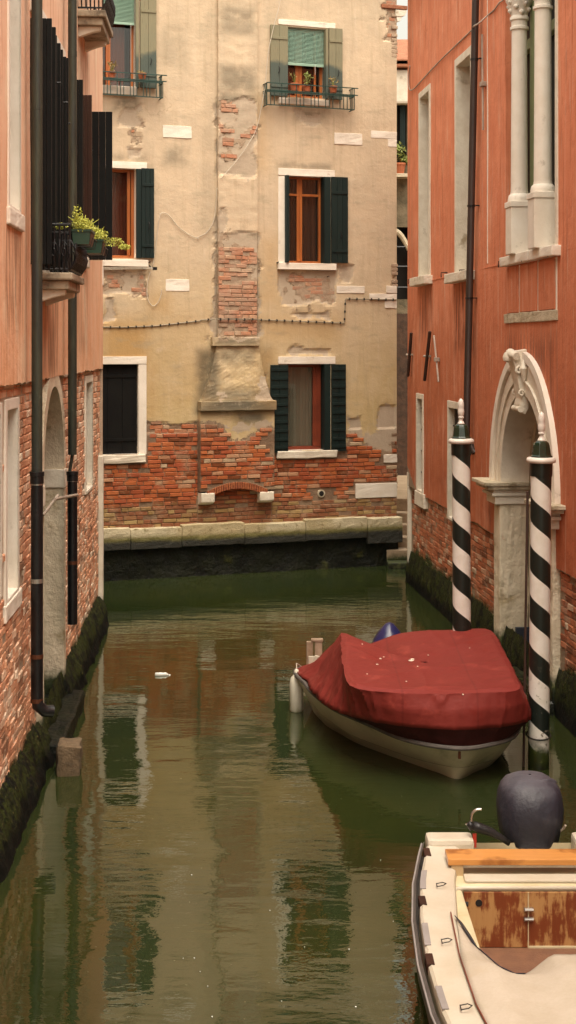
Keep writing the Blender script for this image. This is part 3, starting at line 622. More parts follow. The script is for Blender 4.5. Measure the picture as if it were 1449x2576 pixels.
def slab(o, name, r, d, mt='stone_w', d2=.0, rough=.004, bev=.006):
    return MB().box(r[0], r[1], -d, d2, r[2], r[3]).build(name, M[mt], o, bevel=bev, sub=2, rough=rough)
def leaf(o, r, mt, y0=-.055, th=.035, n=3, rails=(.12,.8), lab=None):
    mb = MB(); planks(mb, r[0], r[1], y0, y0+th, r[2], r[3], n, rails); q = mb.build('shutter', M[mt], o, bevel=.003, label=lab)
    return q
def latch(o, x, z, s=1, y=-.075):
    MB().tube([(x,y,z+.07),(x+.012*s,y-.012,z+.03),(x+.004*s,y-.012,z-.02),(x-.008*s,y,z-.06)], .007, 6).build('latch', M['iron'], o)
# A: upper left
o = bwin(wA, .045, M['wood'], [(.34,.075)], back=[(0,.80,'cur_red')])
MB().box(wA[0]+.05, wA[1]-.02, .06, .075, FB.hit(z1(880,158))[1], wA[3]).build('blind', M['blind'], o)
zb0 = FB.hit(z1(880, 158))[1]
mb = MB(); k = zb0
while k < wA[3]: mb.add([(wA[0],.030,k),(wA[1]-.01,.030,k),(wA[1]-.01,.050,k+.019),(wA[0],.050,k+.019)], [(0,1,2,3)]); k += .022
mb.build('slats', M['blind'], o); MB().box(wA[0], wA[1]-.01, .03, .06, zb0-.035, zb0).build('blind_rail', M['blind'], o)
slab(o, 'sill', B(z1, 600, 622, 985, 682), .07)
rs = B(z1, 1012, -40, 1128, 640); leaf(o, rs, 'shut_w', n=2, lab='faded green shutter leaf, open'); latch(o, FB.hit(z1(1085,450))[0], FB.hit(z1(1085,450))[1])
MB().box(wA[1], wA[1]+.045, -.06, .12, wA[2], wA[3]).build('window_jamb', M['shut_w'], o, bevel=.004)
MB().tube([(wA[1]-.07,.02,zb0),(wA[1]-.07,.02,wA[2]+.25)], .003, 5).build('blind_cord', M['white'], o)
# B: upper right
o = bwin(wBw, .05, M['wood'], [(.36,.12),(.80,.03)], back=[(0,.62,'cur_red')])
zb0 = FB.hit(z4(760, 408))[1]; k = zb0; mb = MB()
while k < wBw[3]-.02: mb.add([(wBw[0]+.01,.030,k),(wBw[1]-.01,.030,k),(wBw[1]-.01,.050,k+.019),(wBw[0]+.01,.050,k+.019)], [(0,1,2,3)]); k += .022
mb.build('slats', M['blind'], o); MB().box(wBw[0]+.01, wBw[1]-.01, .03, .06, zb0-.04, zb0).build('blind_rail', M['blind'], o)
MB().tube([(FB.hit(z4(825,410))[0],.02,zb0),(FB.hit(z4(825,480))[0],.02,FB.hit(z4(825,480))[1])], .003, 5).build('blind_cord', M['white'], o)
slab(o, 'lintel', B(z4, 583, 138, 950, 172), .02); slab(o, 'sill', B(z4, 583, 640, 908, 678), .06)
leaf(o, B(z4, 528, 166, 641, 620), 'shut_w', n=2, lab='faded green left shutter leaf'); leaf(o, B(z4, 905, 186, 992, 642), 'shut_w', n=2, lab='faded green right shutter leaf')
MB().box(wBw[1]-.002, wBw[1]+.04, -.06, .12, wBw[2], wBw[3]).build('window_jamb', M['shut_w'], o, bevel=.004)
latch(o, *FB.hit(z4(580,455))); latch(o, *FB.hit(z4(960,480)))
# C: middle left
o = bwin(wC, .05, M['wood'], [(.86,.05)], back=[(0,.84,'cur_red')])
slab(o, 'lintel', B(z1, 600, 1168, 1064, 1218), .02); slab(o, 'sill', B(z1, 600, 1880, 1068, 1930), .07)
leaf(o, B(z1, 1020, 1222, 1112, 1870), 'shut_dk'); MB().box(wC[1]-.005, B(z1, 1020, 1222, 1112, 1870)[0]-.004, -.05, -.02, wC[2], wC[3]).build('shutter', M['shut_dk'], o, bevel=.003)
latch(o, *FB.hit(z1(1070,1640)))
# D: middle right
o = bwin((B(z4,640,0,0,0)[1] if False else FB.hit(z4(643,1400))[0], FB.hit(z4(875,1400))[0], wD[2], wD[3]), .04, M['wood'], [(.40,.10)], transom=.79, back=[(0,1,'cur_dk')])
slab(o, 'lintel', B(z4, 583, 1090, 948, 1136), .015); slab(o, 'sill', B(z4, 578, 1696, 952, 1738), .06)
slab(o, 'window_jamb', B(z4, 583, 1136, 625, 1696), .012); slab(o, 'window_jamb', (wD[1], FB.hit(z4(921,1400))[0], wD[2], wD[3]), .012)
MB().box(wD[0], FB.hit(z4(643,1400))[0], -.09, .12, wD[2], wD[3]).build('shutter', M['shut_dk'], o, bevel=.004)
MB().box(FB.hit(z4(875,1400))[0], wD[1]-.002, -.06, .12, wD[2], wD[3]).build('shutter', M['shut_dk'], o, bevel=.004)
leaf(o, B(z4, 921, 1142, 1027, 1694), 'shut_dk'); latch(o, *FB.hit(z4(978,1520)))
# E: lower left
mb = MB(); planks(mb, wE[0], wE[1], .06, .10, wE[2], wE[3], 4, (.14,.85)); o = mb.build('closed_shutters', M['shut_bk'], hb, bevel=.003, label='closed black wooden shutters')
slab(o, 'lintel', B(z2, 500, 772, 1060, 828), .025); slab(o, 'window_jamb', B(z2, 1001, 829, 1060, 1480), .02); slab(o, 'sill', B(z2, 600, 1484, 1050, 1545), .07, 'stone', rough=.014, bev=.015)
# F: lower right
xa, xb = FB.hit(z5(645,700))[0], FB.hit(z5(876,700))[0]
o = bwin((xa, xb, wF[2], wF[3]), .06, M['wood_dk'], [(.88,.14)], back=[(0,.80,'cur_gr')])
slab(o, 'lintel', B(z5, 583, 364, 950, 412), .025); slab(o, 'sill', B(z5, 572, 970, 956, 1016), .07, 'stone', rough=.012, bev=.015)
leaf(o, B(z5, 529, 418, 643, 980), 'shut_dk', n=2, rails=(.04,.13,.23,.33,.43,.53,.63,.73,.83,.93)); leaf(o, B(z5, 922, 414, 1014, 972), 'shut_dk', n=2, rails=(.04,.13,.23,.33,.43,.53,.63,.73,.83,.93))
MB().box(xb, wF[1]-.004, -.055, .12, wF[2], wF[3]).build('shutter', M['shut_dk'], o, bevel=.004); slab(o, 'window_jamb', (wF[1], FB.hit(z5(921,700))[0], wF[2], wF[3]), .012)
# green railings
def railing(x0, x1, zb_, zm, zt_, p, bars, ext):
    mb = MB(); r = .008
    for z, e in ((zt_, ext), (zm, ext*.9), (zm-.03, 0), (zb_, 0)):
        mb.box(x0, x1+e, -p-.012, -p+.004, z-.008, z+.008); mb.box(x0, x0+.014, -p, 0, z-.007, z+.007); mb.box(x1-.014, x1, -p, 0, z-.007, z+.007)
    n = bars
    for i in range(n+1):
        if i % 4 == 3: continue
        x = x0+(x1-x0)*i/n; mb.box(x-.006, x+.006, -p-.002, -p+.01, zb_, zt_ if i % 4 == 0 else zm)
    for xx in (x0, x1-.012):
        for k in range(1, 4): mb.box(xx, xx+.011, -p*k/4-.005, -p*k/4+.005, zb_, zt_)
    mb.box(x0, x1, -p+.02, -.12, zm-.014, zm-.006)
    return mb.build('balcony_railing', M['irongreen'], hb)
P_ = .22
ra = B(z4, 512, 550, 1075, 690, P_); zm_ = FB.hit(z4(800, 596), P_)[1]; railing(ra[0], ra[1], ra[2], zm_, ra[3], P_, 24, .07)
rb = B(z1, 560, 525, 1180, 690, P_); zmA = FB.hit(z1(950, 575), P_)[1]; railing(rb[0], rb[1], rb[2], zmA, rb[3], P_, 26, .07)
# conduit with clips
def polyl(fr, pts, off):
    out = []
    for cv, x, y in pts: s, z = fr.hit(cv(x, y), off); out.append((s, -off, z))
    return out
def smooth_path(pts, n=6):
    out = []
    for i in range(len(pts)-1):
        p0 = Vector(pts[max(i-1,0)]); p1 = Vector(pts[i]); p2 = Vector(pts[i+1]); p3 = Vector(pts[min(i+2, len(pts)-1)])
        for k in range(n):
            t = k/n; out.append(.5*((2*p1)+(-p0+p2)*t+(2*p0-5*p1+4*p2-p3)*t*t+(-p0+3*p1-3*p2+p3)*t**3))
    out.append(Vector(pts[-1])); return out
def conduit(pts):
    mb = MB(); mb.tube(pts, .010, 6); o = mb.build('conduit', M['conduit'], hb); mc = MB()
    for a, b in zip(pts, pts[1:]):
        a = Vector(a); b = Vector(b); L_ = (b-a).length; n = int(L_/.13)
        for k in range(n): c = a.lerp(b, (k+.5)/max(n,1)); mc.box(c.x-.010, c.x+.010, c.y-.016, c.y+.02, c.z-.019, c.z+.019)
    mc.build('clips', M['clip'], o)
conduit(polyl(FB, [(z2,700,558),(z2,900,560),(z2,1130,550),(z2,1449,513),(z5,90,128),(z5,178,124)], .02))
conduit(polyl(FB, [(z5,186,124),(z5,445,124)], PB+.02))
conduit(polyl(FB, [(z5,450,126),(z5,700,136),(z5,1010,148),(z5,1017,0),(z4,1020,1924),(z4,1347,1930)], .02))
# loose white cable
cab = MB(); cab.tube(smooth_path(polyl(FB, [(z4,610,-60),(z4,585,60),(z4,556,170),(z4,520,340),(z4,498,560),(z4,470,720),(z4,440,840)], .09)+polyl(FB, [(z4,390,930),(z4,320,1030),(z4,250,1110),(z4,214,1152)], PB+.03)), .006, 5)
cab.tube(smooth_path(polyl(FB, [(z4,190,1210),(z4,182,1330),(z4,165,1430),(z4,120,1500),(z4,60,1530),(z1,1440,1727),(z1,1380,1705),(z1,1290,1640),(z1,1230,1565),(z1,1185,1542),(z1,1155,1575),(z1,1130,1780),(z1,1105,1935)], .03)), .006, 5)
cab.tube(smooth_path(polyl(FB, [(z2,1088,160),(z2,1068,240),(z2,1068,345),(z2,1105,405),(z2,1145,380),(z2,1168,320),(z2,1172,285)], .03)), .006, 5)
cb = cab.build('cable', M['cable'], None, smooth='all'); cb.location = hb.location; cb.rotation_euler = hb.rotation_euler
tag(cb, 'loose thin white cable looping down the cream plaster beside the chimney breast', 'cable')
# clothes line bracket
mb = MB(); s, z = FB.hit(z2(1085, 138)); mb.tube([(s,0,z+.06),(s,-.05,z+.02),(s,-.28,z)], .012, 6); mb.box(s-.02, s+.05, -.30, -.26, z-.03, z+.02)
cl = mb.build('clothes_line', M['iron'], None); cl.location = hb.location; cl.rotation_euler = hb.rotation_euler; tag(cl, 'small clothes line pulley bracket with thin lines below the left middle window', 'clothes line')
mb = MB()
for k in range(3): mb.tube([(s,-.28,z-.01*k+.01),(s-1.6,-.28,z-.02-.02*k)], .003, 4)
mb.build('line', M['cable'], cl)
for cv, x, y in ((z4,575,1692),(z4,900,1782),(z1,1080,1900)):
    s, z = FB.hit(cv(x, y)); MB().tube([(s,0,z),(s,-.09,z+.005)], .01, 6).build('iron_hook', M['rust'], hb)
# bracketed gutter stone on the right corner, high up
s, z = xr, 0
r = B(z4, 1320, 62, 1350, 105)
mb = MB(); mb.box(xr-.3, xr+.20, -.03, .4, r[3]+.01, r[3]+.08); mb.build('cornice', M['tile'], hb, bevel=.01)
mb = MB(); mb.prism([(xr-.03,r[3]),(xr+.19,r[3]),(xr+.19,r[3]-.03),(xr+.15,r[2]+.02),(xr+.08,r[2]),(xr-.03,r[2])], -.02, .35); mb.build('corbel', M['stone'], hb, bevel=.008)
r2 = B(z4, 1325, 106, 1385, 140); mb = MB(); mb.prism([(xr-.01,r2[3]),(xr+.10,r2[3]),(xr+.07,r2[2]+.02),(xr+.01,r2[2])], -.01, .3); mb.build('corbel', M['stone_w'], hb, bevel=.006)

# ------------------------------------------------------------ plants
def foliage(name, mat, par, cs, n, size, seed=1, up=.3):
    rnd = random.Random(seed); mb = MB()
    for i in range(n):
        c, r = cs[rnd.randrange(len(cs))]
        while True:
            d = Vector((rnd.uniform(-1,1), rnd.uniform(-1,1), rnd.uniform(-1,1)))
            if d.length < 1: break
        p = Vector(c)+Vector((d.x*r[0], d.y*r[1], d.z*r[2])); a = Vector((rnd.gauss(0,1), rnd.gauss(0,1), rnd.gauss(0,1)+up)).normalized(); b = a.orthogonal().normalized()
        b = (b*math.cos(i)+a.cross(b)*math.sin(i)); s_ = size*rnd.uniform(.6,1.4)
        mb.add([p-a*s_, p+b*s_*.45, p+a*s_, p-b*s_*.45], [(0,1,2,3)])
    return mb.build(name, mat, par)
def stems(mb, base, n, hgt, spread, seed):
    rnd = random.Random(seed); tips = []
    for i in range(n):
        a = rnd.uniform(0, 6.28); t = Vector((base[0]+math.cos(a)*spread*rnd.random(), base[1]+math.sin(a)*spread*rnd.random(), base[2]+hgt*rnd.uniform(.5,1)))
        mb.tube([base, Vector(base).lerp(t, .5)+Vector((0,0,hgt*.1)), t], .003, 4); tips.append(t)
    return tips
def potted(cv, x, ytop, ybot, wpx, off, leafm, hgt, lab, n=60, seed=1):
    s, zt_ = FB.hit(cv(x, ytop), off); zb_ = FB.hit(cv(x, ybot), off)[1]; r = abs(FB.hit(cv(x+wpx/2, ytop), off)[0]-s)
    root = empty('flower_pot'); tag(root, lab, 'flower pot', 'terracotta pots on the green window railings')
    ex, ey = FB.e; nx, ny = FB.n
    root.location = (FB.p[0]+ex*s+nx*off, FB.p[1]+ey*s+ny*off, zb_)
    h = zt_-zb_; MB().lathe((0,0,0), [(r*.68,0),(r*.92,h*.78),(r,h*.79),(r*1.02,h),(r*.9,h),(r*.88,h*.9)], 18).build('pot', M['terra'], root, smooth=True)
    mb = MB(); tips = stems(mb, (0,0,h*.9), 9, hgt, r*1.3, seed); mb.build('stems', M['leaf_g'], root)
    foliage('foliage', M[leafm], root, [(tuple(t), (.035,.035,.035)) for t in tips]+[((0,0,h+hgt*.25), (r,r,hgt*.25))], n, .018, seed)
potted(z4, 690, 538, 585, 62, .14, 'leaf_b', .20, 'terracotta pot with a thin sprig, leftmost on the upper right railing', 30, 3)
potted(z4, 768, 552, 590, 60, .14, 'leaf_g', .24, 'terracotta pot with a bushy green plant, middle of the upper right railing', 120, 4)
potted(z4, 938, 556, 598, 52, .14, 'leaf_b', .16, 'terracotta pot with a small dry plant before the right shutter of the upper right window', 60, 5)
potted(z1, 808, 520, 572, 62, .14, 'leaf_b', .17, 'terracotta pot with a spiky pale plant, left on the upper left railing', 90, 6)
potted(z1, 1031, 532, 575, 62, .14, 'leaf_b', .06, 'terracotta pot nearly bare, right on the upper left railing', 24, 7)

# ============ terracotta house (right)
hr = empty('terracotta_house', (FR.p[0], FR.p[1], 0), FR.th)
tag(hr, 'terracotta plastered palace with arched water door, pale stone windows and brick base', 'house')
R = FR.rect
def RY(y): return FR.at_y(y)
XR1 = RY(-4)
zbr = 1.56
w1 = (FR.hit(z6(262,1400))[0], FR.hit(z6(325,1400))[0]+.12, 0, 0)
def rwin(xl, xr_, topv, botv):          # crop-6/7 coordinates given as picture points
    a = FR.hit((xl, (topv+botv)/2))[0]; b = FR.hit((xr_, (topv+botv)/2))[0]
    return [a, b, FR.hit((xl, botv))[1], FR.hit((xl, topv))[1]]
rw1 = rwin(1055, 1084, 236, 700); rw2 = rwin(1146, 1190, 152, 690)
rw3 = rwin(z7(216,0)[0], z7(268,0)[0], z7(0,684)[1], z7(0,1400)[1]); rw4 = rwin(z7(447,0)[0], z7(545,0)[0], z7(0,738)[1], z7(0,1600)[1])
ni = [RY(17.44), RY(15.2), FR.hit(z6(905,1985))[1], 9.6]
dcx = (RY(18.07)+RY(15.1))/2; din = 1.0; dout = 1.46; dzs = 2.25
door = [dcx-din, dcx+din, -.6, dzs+1.12]
holesR = [tuple(rw1), tuple(rw2), tuple(rw3), tuple(rw4), tuple(ni), tuple(door)]
def zfR(x, z):
    if abs(z-zbr) < .02: return z+.035*noise.noise(Vector((x*1.1, 4, 0)))+.015*noise.noise(Vector((x*5, 4, 0)))-(0 if x > .8 else (x-.8)*.45)
    return z
mb = MB(); wall_grid(mb, 0, XR1, -.6, HR_, .13, holesR, lambda x, z: (.0 if z > zbr-.001 else .045)+.01*noise.noise(Vector((x*.7, 1, z*.7))), ez=(zbr, zbr-.012), zfn=zfR)
def fbR(p): return max(-.4, min(.4, (zbr-.005-p.z+(.45*(.8-p.x) if p.x < .8 else 0))*4))
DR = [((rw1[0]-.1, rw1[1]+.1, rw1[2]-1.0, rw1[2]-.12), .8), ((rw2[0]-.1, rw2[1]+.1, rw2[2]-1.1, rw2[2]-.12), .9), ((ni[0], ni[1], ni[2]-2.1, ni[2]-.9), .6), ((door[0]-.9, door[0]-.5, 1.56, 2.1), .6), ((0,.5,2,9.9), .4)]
FLR = {'brick': fbR, 'grey': lambda p: -.4, 'dark': soft(DR, .25), 'och': lambda p: 0}
n = 30                                  # spandrels above the arch
for i in range(n):
    a0 = -1+2*i/n; a1 = -1+2*(i+1)/n; e0 = dzs+1.12*math.sqrt(max(0, 1-a0*a0)); e1 = dzs+1.12*math.sqrt(max(0, 1-a1*a1))
    mb.add([(dcx+a0*din,0,e0),(dcx+a1*din,0,e1),(dcx+a1*din,0,door[3]),(dcx+a0*din,0,door[3])], [(0,1,2,3)])
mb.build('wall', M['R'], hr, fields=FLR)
mb = MB(); shell(mb, 0, XR1, 8, HR_); mb.build('rear_walls', M['R'], hr, fields={'brick': lambda p: (zbr-p.z)*4, 'grey': lambda p: -.4, 'dark': lambda p: 0, 'och': lambda p: 0}); roof(hr, 0, XR1, 8, HR_)
MB().box(-.02, .10, -.008, .12, -.4, zbr+.25).build('corner_stone', M['stone'], hr, bevel=.008, sub=3, rough=.008)
# stone framed windows
def stonewin(r, fw, dep, sill=None, grille=False, dark='room'):
    x0, x1, a, b = r
    mb = MB(); mb.box(x0-.0, x0+fw, -.018, dep, a, b); mb.box(x1-fw, x1, -.018, dep, a, b); mb.box(x0+fw, x1-fw, -.018, dep, b-fw*1.1, b); 
    mb.box(x0+fw, x1-fw, -.018, dep, a, a+.03)
    o = mb.build('window_frame', M['stone'], hr, bevel=.008, sub=2, rough=.003)
    MB().box(x0, x1, dep-.03, dep-.01, a, b).build('pane', M['shut_bk'] if grille else M['glass'], o)
    MB().box(x0, x1, dep+.15, dep+.17, a, b).build('room_back', M['room'], o)
    if sill: MB().box(x0-.12, x1+.12, -.14, .05, a-.13, a).build('sill', M['stone'], o, bevel=.012, sub=3, rough=.006)
    if grille:
        mg = MB(); k = 1
        while x0+fw+.1*k < x1-fw: mg.tube([(x0+fw+.1*k,.06,a),(x0+fw+.1*k,.06,b-fw)], .008, 6); k += 1
        z = a+.3
        while z < b-.1: mg.box(x0+fw, x1-fw, .05, .07, z-.01, z+.01); z += .34
        mg.build('grille', M['iron'], o)
    return o
stonewin(rw1, .09, .26, True); stonewin(rw2, .10, .26, True); stonewin(rw3, .08, .2, False, True); stonewin(rw4, .09, .22, False, True)
MB().box(rw3[0]-.05, rw3[1]+.1, -.03, .08, rw3[2]-.22, rw3[2]).build('sill', M['stone'], hr, bevel=.01, sub=2, rough=.006)
# column window
nx0, nx1, nz0, nz1 = ni
mb = MB(); mb.box(nx0-.001, nx1, .22, .24, nz0, nz1); o = mb.build('loggia_window', M['shut_bk'], hr)
mb = MB(); mb.add([(nx0,0,nz0),(nx0,.42,nz0),(nx0,.42,nz1),(nx0,0,nz1)], [(0,1,2,3)]); mb.add([(nx0,0,nz1),(nx1,0,nz1),(nx1,.42,nz1),(nx0,.42,nz1)], [(0,1,2,3)]); mb.build('window_reveal', M['R'], o, fields={'brick': lambda p: -.4, 'grey': lambda p: -.4, 'dark': lambda p: 0, 'och': lambda p: 0})
MB().box(nx1-.09, nx1, -.015, .42, nz0, nz1).build('window_jamb', M['stone'], o, bevel=.006)
M['greenwood'] = pm('sage_green_frame', (.22,.26,.12), (.18,.22,.10), rough=.6)
for xx in (RY(16.66), RY(15.35)): MB().box(xx-.09, xx+.09, .11, .21, nz0, nz1).build('frame_bar', M['greenwood'], o, bevel=.005)
MB().box(nx0+.02, nx1-.1, .12, .20, 7.35, 7.47).build('frame_bar', M['greenwood'], o, bevel=.005)
def column(yd, ped_top, cap_v, r, wped):
    cx = RY(yd); cy = -.02; u = CX+F*(4.31-.0971*yd)/yd
    zp = FR.hit((u, ped_top))[1]; zc = FR.hit((u, cap_v))[1]
    root = MB()
    root.lathe((cx,cy,zp), [(r*1.35,0),(r*1.35,.03),(r*1.25,.07),(r*1.05,.09),(r*1.02,.12)]+[(r*(1-.10*t), .12+(zc-zp-.12)*t) for t in (.0,.25,.5,.75,1)]+[(r*1.08,zc-zp+.01),(r*1.08,zc-zp+.04),(r*.93,zc-zp+.05),(r*.95,zc-zp+.11),(r*1.1,zc-zp+.12),(r*1.1,zc-zp+.15),(r*.95,zc-zp+.17),(r*1.2,zc-zp+.27),(r*1.6,zc-zp+.34),(r*1.7,zc-zp+.45)], 28)
    q = root.build('column', M['stone_w'], hr, smooth=True)
    mb = MB(); mb.box(cx-wped/2, cx+wped/2, cy-wped/2, cy+wped/2, nz0, zp-.07); mb.box(cx-wped*.54, cx+wped*.54, cy-wped*.54, cy+wped*.54, zp-.068, zp); mb.build('pedestal', M['stone_w'], q, bevel=.008, sub=2, rough=.002)
    mb = MB(); rnd = random.Random(5)
    for k in range(14):
        a = k*2.399; zz = zc+.2+.012*k; rr = r*(1.05+.025*k); mb.lathe((cx+rr*math.cos(a), cy+rr*math.sin(a), zz), [(.004,-.035),(.03,-.01),(.032,.01),(.005,.035)], 6)
    mb.box(cx-r*1.75, cx+r*1.75, cy-r*1.75, cy+r*1.75, zc+.52, zc+.6)
    mb.build('capital', M['stone_w'], q, smooth='all')
column(16.72, 508, 78, .098, .26); column(15.72, 485, 26, .10, .27)
for a, b in ((RY(17.35), RY(16.05)), (RY(16.0), RY(15.1))): MB().box(a, b, -.10, .42, nz0-.11, nz0).build('sill', M['stone_w'], hr, bevel=.012, sub=3, rough=.007)
# recessed panels below the sill
pz0 = FR.hit(z7(960, 130))[1]; pz1 = nz0-.12
xs_ = [RY(17.35), RY(16.75), RY(15.95), RY(15.25)]
for a, b in zip(xs_, xs_[1:]): MB().box(a+.03, b-.03, -.02, .02, pz0+.06, pz1-.01).build('wall_panel', M['R'], hr, bevel=.006, fields={'brick': lambda p: -.4, 'grey': lambda p: -.4, 'dark': lambda p: 0, 'och': lambda p: 0})
for a in xs_[1:]: MB().box(a-.02, a+.02, -.012, .02, pz0, pz1).build('panel_stile', M['stone_w'], hr, bevel=.004, sub=2, rough=.002)
MB().box(RY(17.45), RY(15.2), -.022, .02, pz0-.06, pz0+.055).build('panel_ledge', M['stone_old'], hr, bevel=.008, sub=3, rough=.009)
MB().box(RY(18.35)-.012, RY(18.35)+.012, -.008, .02, FR.hit(z6(750,2030))[1], HR_-.3).build('wall_joint', M['stone_w'], hr)
mb = MB(); zsc = nz0-.06
for a, b in ((RY(23.3), RY(20.9)), (RY(19.2), RY(17.5)), (RY(14.9), XR1)): mb.box(a, b, -.006, .02, zsc-.008, zsc+.008)
mb.build('string_line', M['R'], hr, fields={'brick': lambda p: -.4, 'grey': lambda p: -.4, 'dark': lambda p: 0, 'och': lambda p: 0})
# arched door
def ring(mb, r0, r1, y0, y1, cx, zs, n=40, ry=1.12):
    rows = []
    for i in range(n+1):
        a = math.pi*i/n; c, s = -math.cos(a), math.sin(a); rows.append([(cx+r0*c, y0, zs+r0*ry*s), (cx+r1*c, y0, zs+r1*s*(ry*.97)), (cx+r1*c, y1, zs+r1*s*(ry*.97)), (cx+r0*c, y1, zs+r0*ry*s)])
    mb.grid(rows, closed=True)
mb = MB(); ring(mb, din-.02, din+.14, -.03, .32, dcx, dzs+.0); o = mb.build('arch', M['stone'], hr, smooth=True, label='carved pale stone arch')
mb = MB(); ring(mb, din+.141, dout-.13, -.025, .04, dcx, dzs); mb.build('arch_moulding', M['stone'], o, smooth=True)
mb = MB(); ring(mb, dout-.129, dout, -.06, .04, dcx, dzs); mb.build('arch_moulding', M['stone_w'], o, smooth=True)
mb = MB(); ring(mb, din+.12, din+.17, -.05, -.01, dcx, dzs); mb.build('arch_moulding', M['stone'], o, smooth=True)
mb = MB(); ring(mb, din-.11, din+.05, .325, .39, dcx, dzs); mb.build('arch_moulding', M['stone_old'], o, smooth=True)
for sgn in (-1, 1):
    e = dcx+sgn*din; a, b = sorted((e, e+sgn*.30))
    MB().box(a, b, -.04, .32, -.4, dzs-.02).build('door_jamb', M['stone_rough'], hr, bevel=.02, sub=3, rough=.014)
    a, b = sorted((e+sgn*.03, e-sgn*.10)); MB().box(a, b, .325, .39, -.2, dzs).build('door_jamb', M['stone_old'], hr, bevel=.01)
    q = None; lev = 0
    for dz0, dz1, pr in ((-.27,-.17,.05),(-.17,-.13,.09),(-.13,-.09,.07),(-.09,-.045,.15),(-.045,0.0,.19)):
        a, b = sorted((e-sgn*pr*.5, e+sgn*(.34+pr*1.6))); mb = MB().box(a, b, -.05-pr, .32, dzs+dz0+.001, dzs+dz1)
        if q is None: q = mb.build('impost', M['stone'], hr, bevel=.008, sub=2, rough=.003)
        else: mb.build('moulding', M['stone_old'] if lev > 2 else M['stone'], q, bevel=.008, sub=2, rough=.003)
        lev += 1
mb = MB(); mb.box(dcx-din, dcx+din, .41, .46, -.2, dzs+1.1); mb.build('door', M['shut_bk'], hr)
MB().box(dcx-din-.3, dcx+din+.3, -.12, .40, -.4, .16).build('threshold', M['stone_rough'], hr, bevel=.03, sub=3, rough=.02)
MB().box(dcx-din+.05, dcx-din+.10, .14, .38, .2, .50).build('flood_board', pm('dark_blue_board', (.03,.035,.05)), hr, bevel=.004)
# keystone: scroll console
kz = dzs+dout*1.09; mb = MB()
kz -= .10
prof = [(.02,kz-.55),(-.02,kz-.62),(-.07,kz-.60),(-.09,kz-.52),(-.07,kz-.44),(-.09,kz-.30),(-.12,kz-.15),(-.15,kz-.05),(-.18,kz+.02),(-.18,kz+.06),(-.14,kz+.10),(.02,kz+.12)]
mb.xprism(prof, dcx-.13, dcx+.13); q = mb.build('keystone', M['stone'], hr, bevel=.012, sub=2, rough=.012, smooth=True)
mb = MB()
mb.tube([(dcx-.17,-.13,kz+.04),(dcx,-.16,kz+.07),(dcx+.17,-.13,kz+.04)], [.045,.06,.045], 10); mb.tube([(dcx-.16,-.08,kz-.56),(dcx+.16,-.08,kz-.56)], .036, 12)
for sx_ in (-1, 1):
    sp = [(dcx+sx_*.15, -.10+.045*math.cos(t*.8)*(1-t/12), kz-.12+.055*math.sin(t*.8)*(1-t/12)) for t in range(11)]; mb.tube(sp, .018, 6)
    sp = [(dcx+sx_*.15, -.07+.04*math.cos(t*.8)*(1-t/12), kz-.38+.045*math.sin(t*.8)*(1-t/12)) for t in range(11)]; mb.tube(sp, .016, 6)
    mb.tube([(dcx+sx_*.18,-.04,kz+.0),(dcx+sx_*.22,-.06,kz-.10),(dcx+sx_*.19,-.05,kz-.25)], [.03,.045,.015], 8)
mb.lathe((dcx,-.19,kz+.03), [(.01,-.06),(.05,-.04),(.06,.0),(.04,.05),(.01,.06)], 10)
mb.build('scroll', M['stone'], q, smooth=True)
dj = [(dcx-din-.31, dcx-din, -1, dzs+.1), (dcx+din, dcx+din+.31, -1, dzs+.1), (-.03,.11,-1,zbr+.3), (rw3[0]-.06, rw3[1]+.11, rw3[2]-.23, rw3[2])]
lay_bricks(hr, M['bkR'], [(0.0, RY(6.5), .05, 2.2)], lambda p: fbR(p)*.5, holesR+dj, lambda x, z: .045, .02, seed=8, out=(.004,.015))
# downpipe
pt, pb = FR.hit(z6(677,0), .09), FR.hit(z7(580,1010), .09)
mb = MB(); d = (pb[0]-pt[0])/(pb[1]-pt[1]); mb.tube([(pt[0]+d*(HR_-pt[1]),-.09,HR_),(pb[0],-.09,pb[1]),(pb[0]+.1,-.0,pb[1]-.2)], .047, 16); o = mb.build('downpipe', M['pipe_br'], hr, smooth=True)
for zz in (FR.hit(z6(670,455), .09)[1], FR.hit(z6(650,1580), .09)[1], FR.hit(z6(640,2290), .09)[1]):
    c = pt[0]+d*(zz-pt[1]); mb = MB(); mb.tube([(c,-.09,zz-.012),(c,-.09,zz+.012)], .053, 14); mb.box(c+.04, c+.1, -.05, .0, zz-.006, zz+.006); mb.build('clamp', M['iron'], o)
# tie rods and bars
for a, b, mt in (((z7,175,242),(z7,150,562),'rust'), ((z7,312,232),(z7,273,592),'rust')):
    s0, c0 = FR.hit(a[0](*a[1:]), .05); s1, c1 = FR.hit(b[0](*b[1:]), .05); mb = MB(); mb.tube([(s0,-.05,c0),(s1,-.05,c1)], .026, 4); q = mb.build('tie_bar', M[mt], hr)
    s2, c2 = s0+(s1-s0)*.5, c0+(c1-c0)*.5; MB().tube([(s2-.1,-.08,c2),(s2+.05,0,c2)], .02, 6).build('pin', M['greyiron'], q)
for a, b in (((z7,342,262),(z7,376,602)), ((z6,728,265),(z6,735,1000))):
    s0, c0 = FR.hit(a[0](*a[1:]), .04); s1, c1 = FR.hit(b[0](*b[1:]), .04); MB().tube([(s0,-.04,c0),(s1,-.04,c1)], .014, 6).build('tie_bar', M['greyiron'] , hr)
    t = .52; MB().box(s0+(s1-s0)*t-.05, s0+(s1-s0)*t+.05, -.07, 0, c0+(c1-c0)*t-.03, c0+(c1-c0)*t+.03).build('tie_plate', M['greyiron'], hr, bevel=.006)
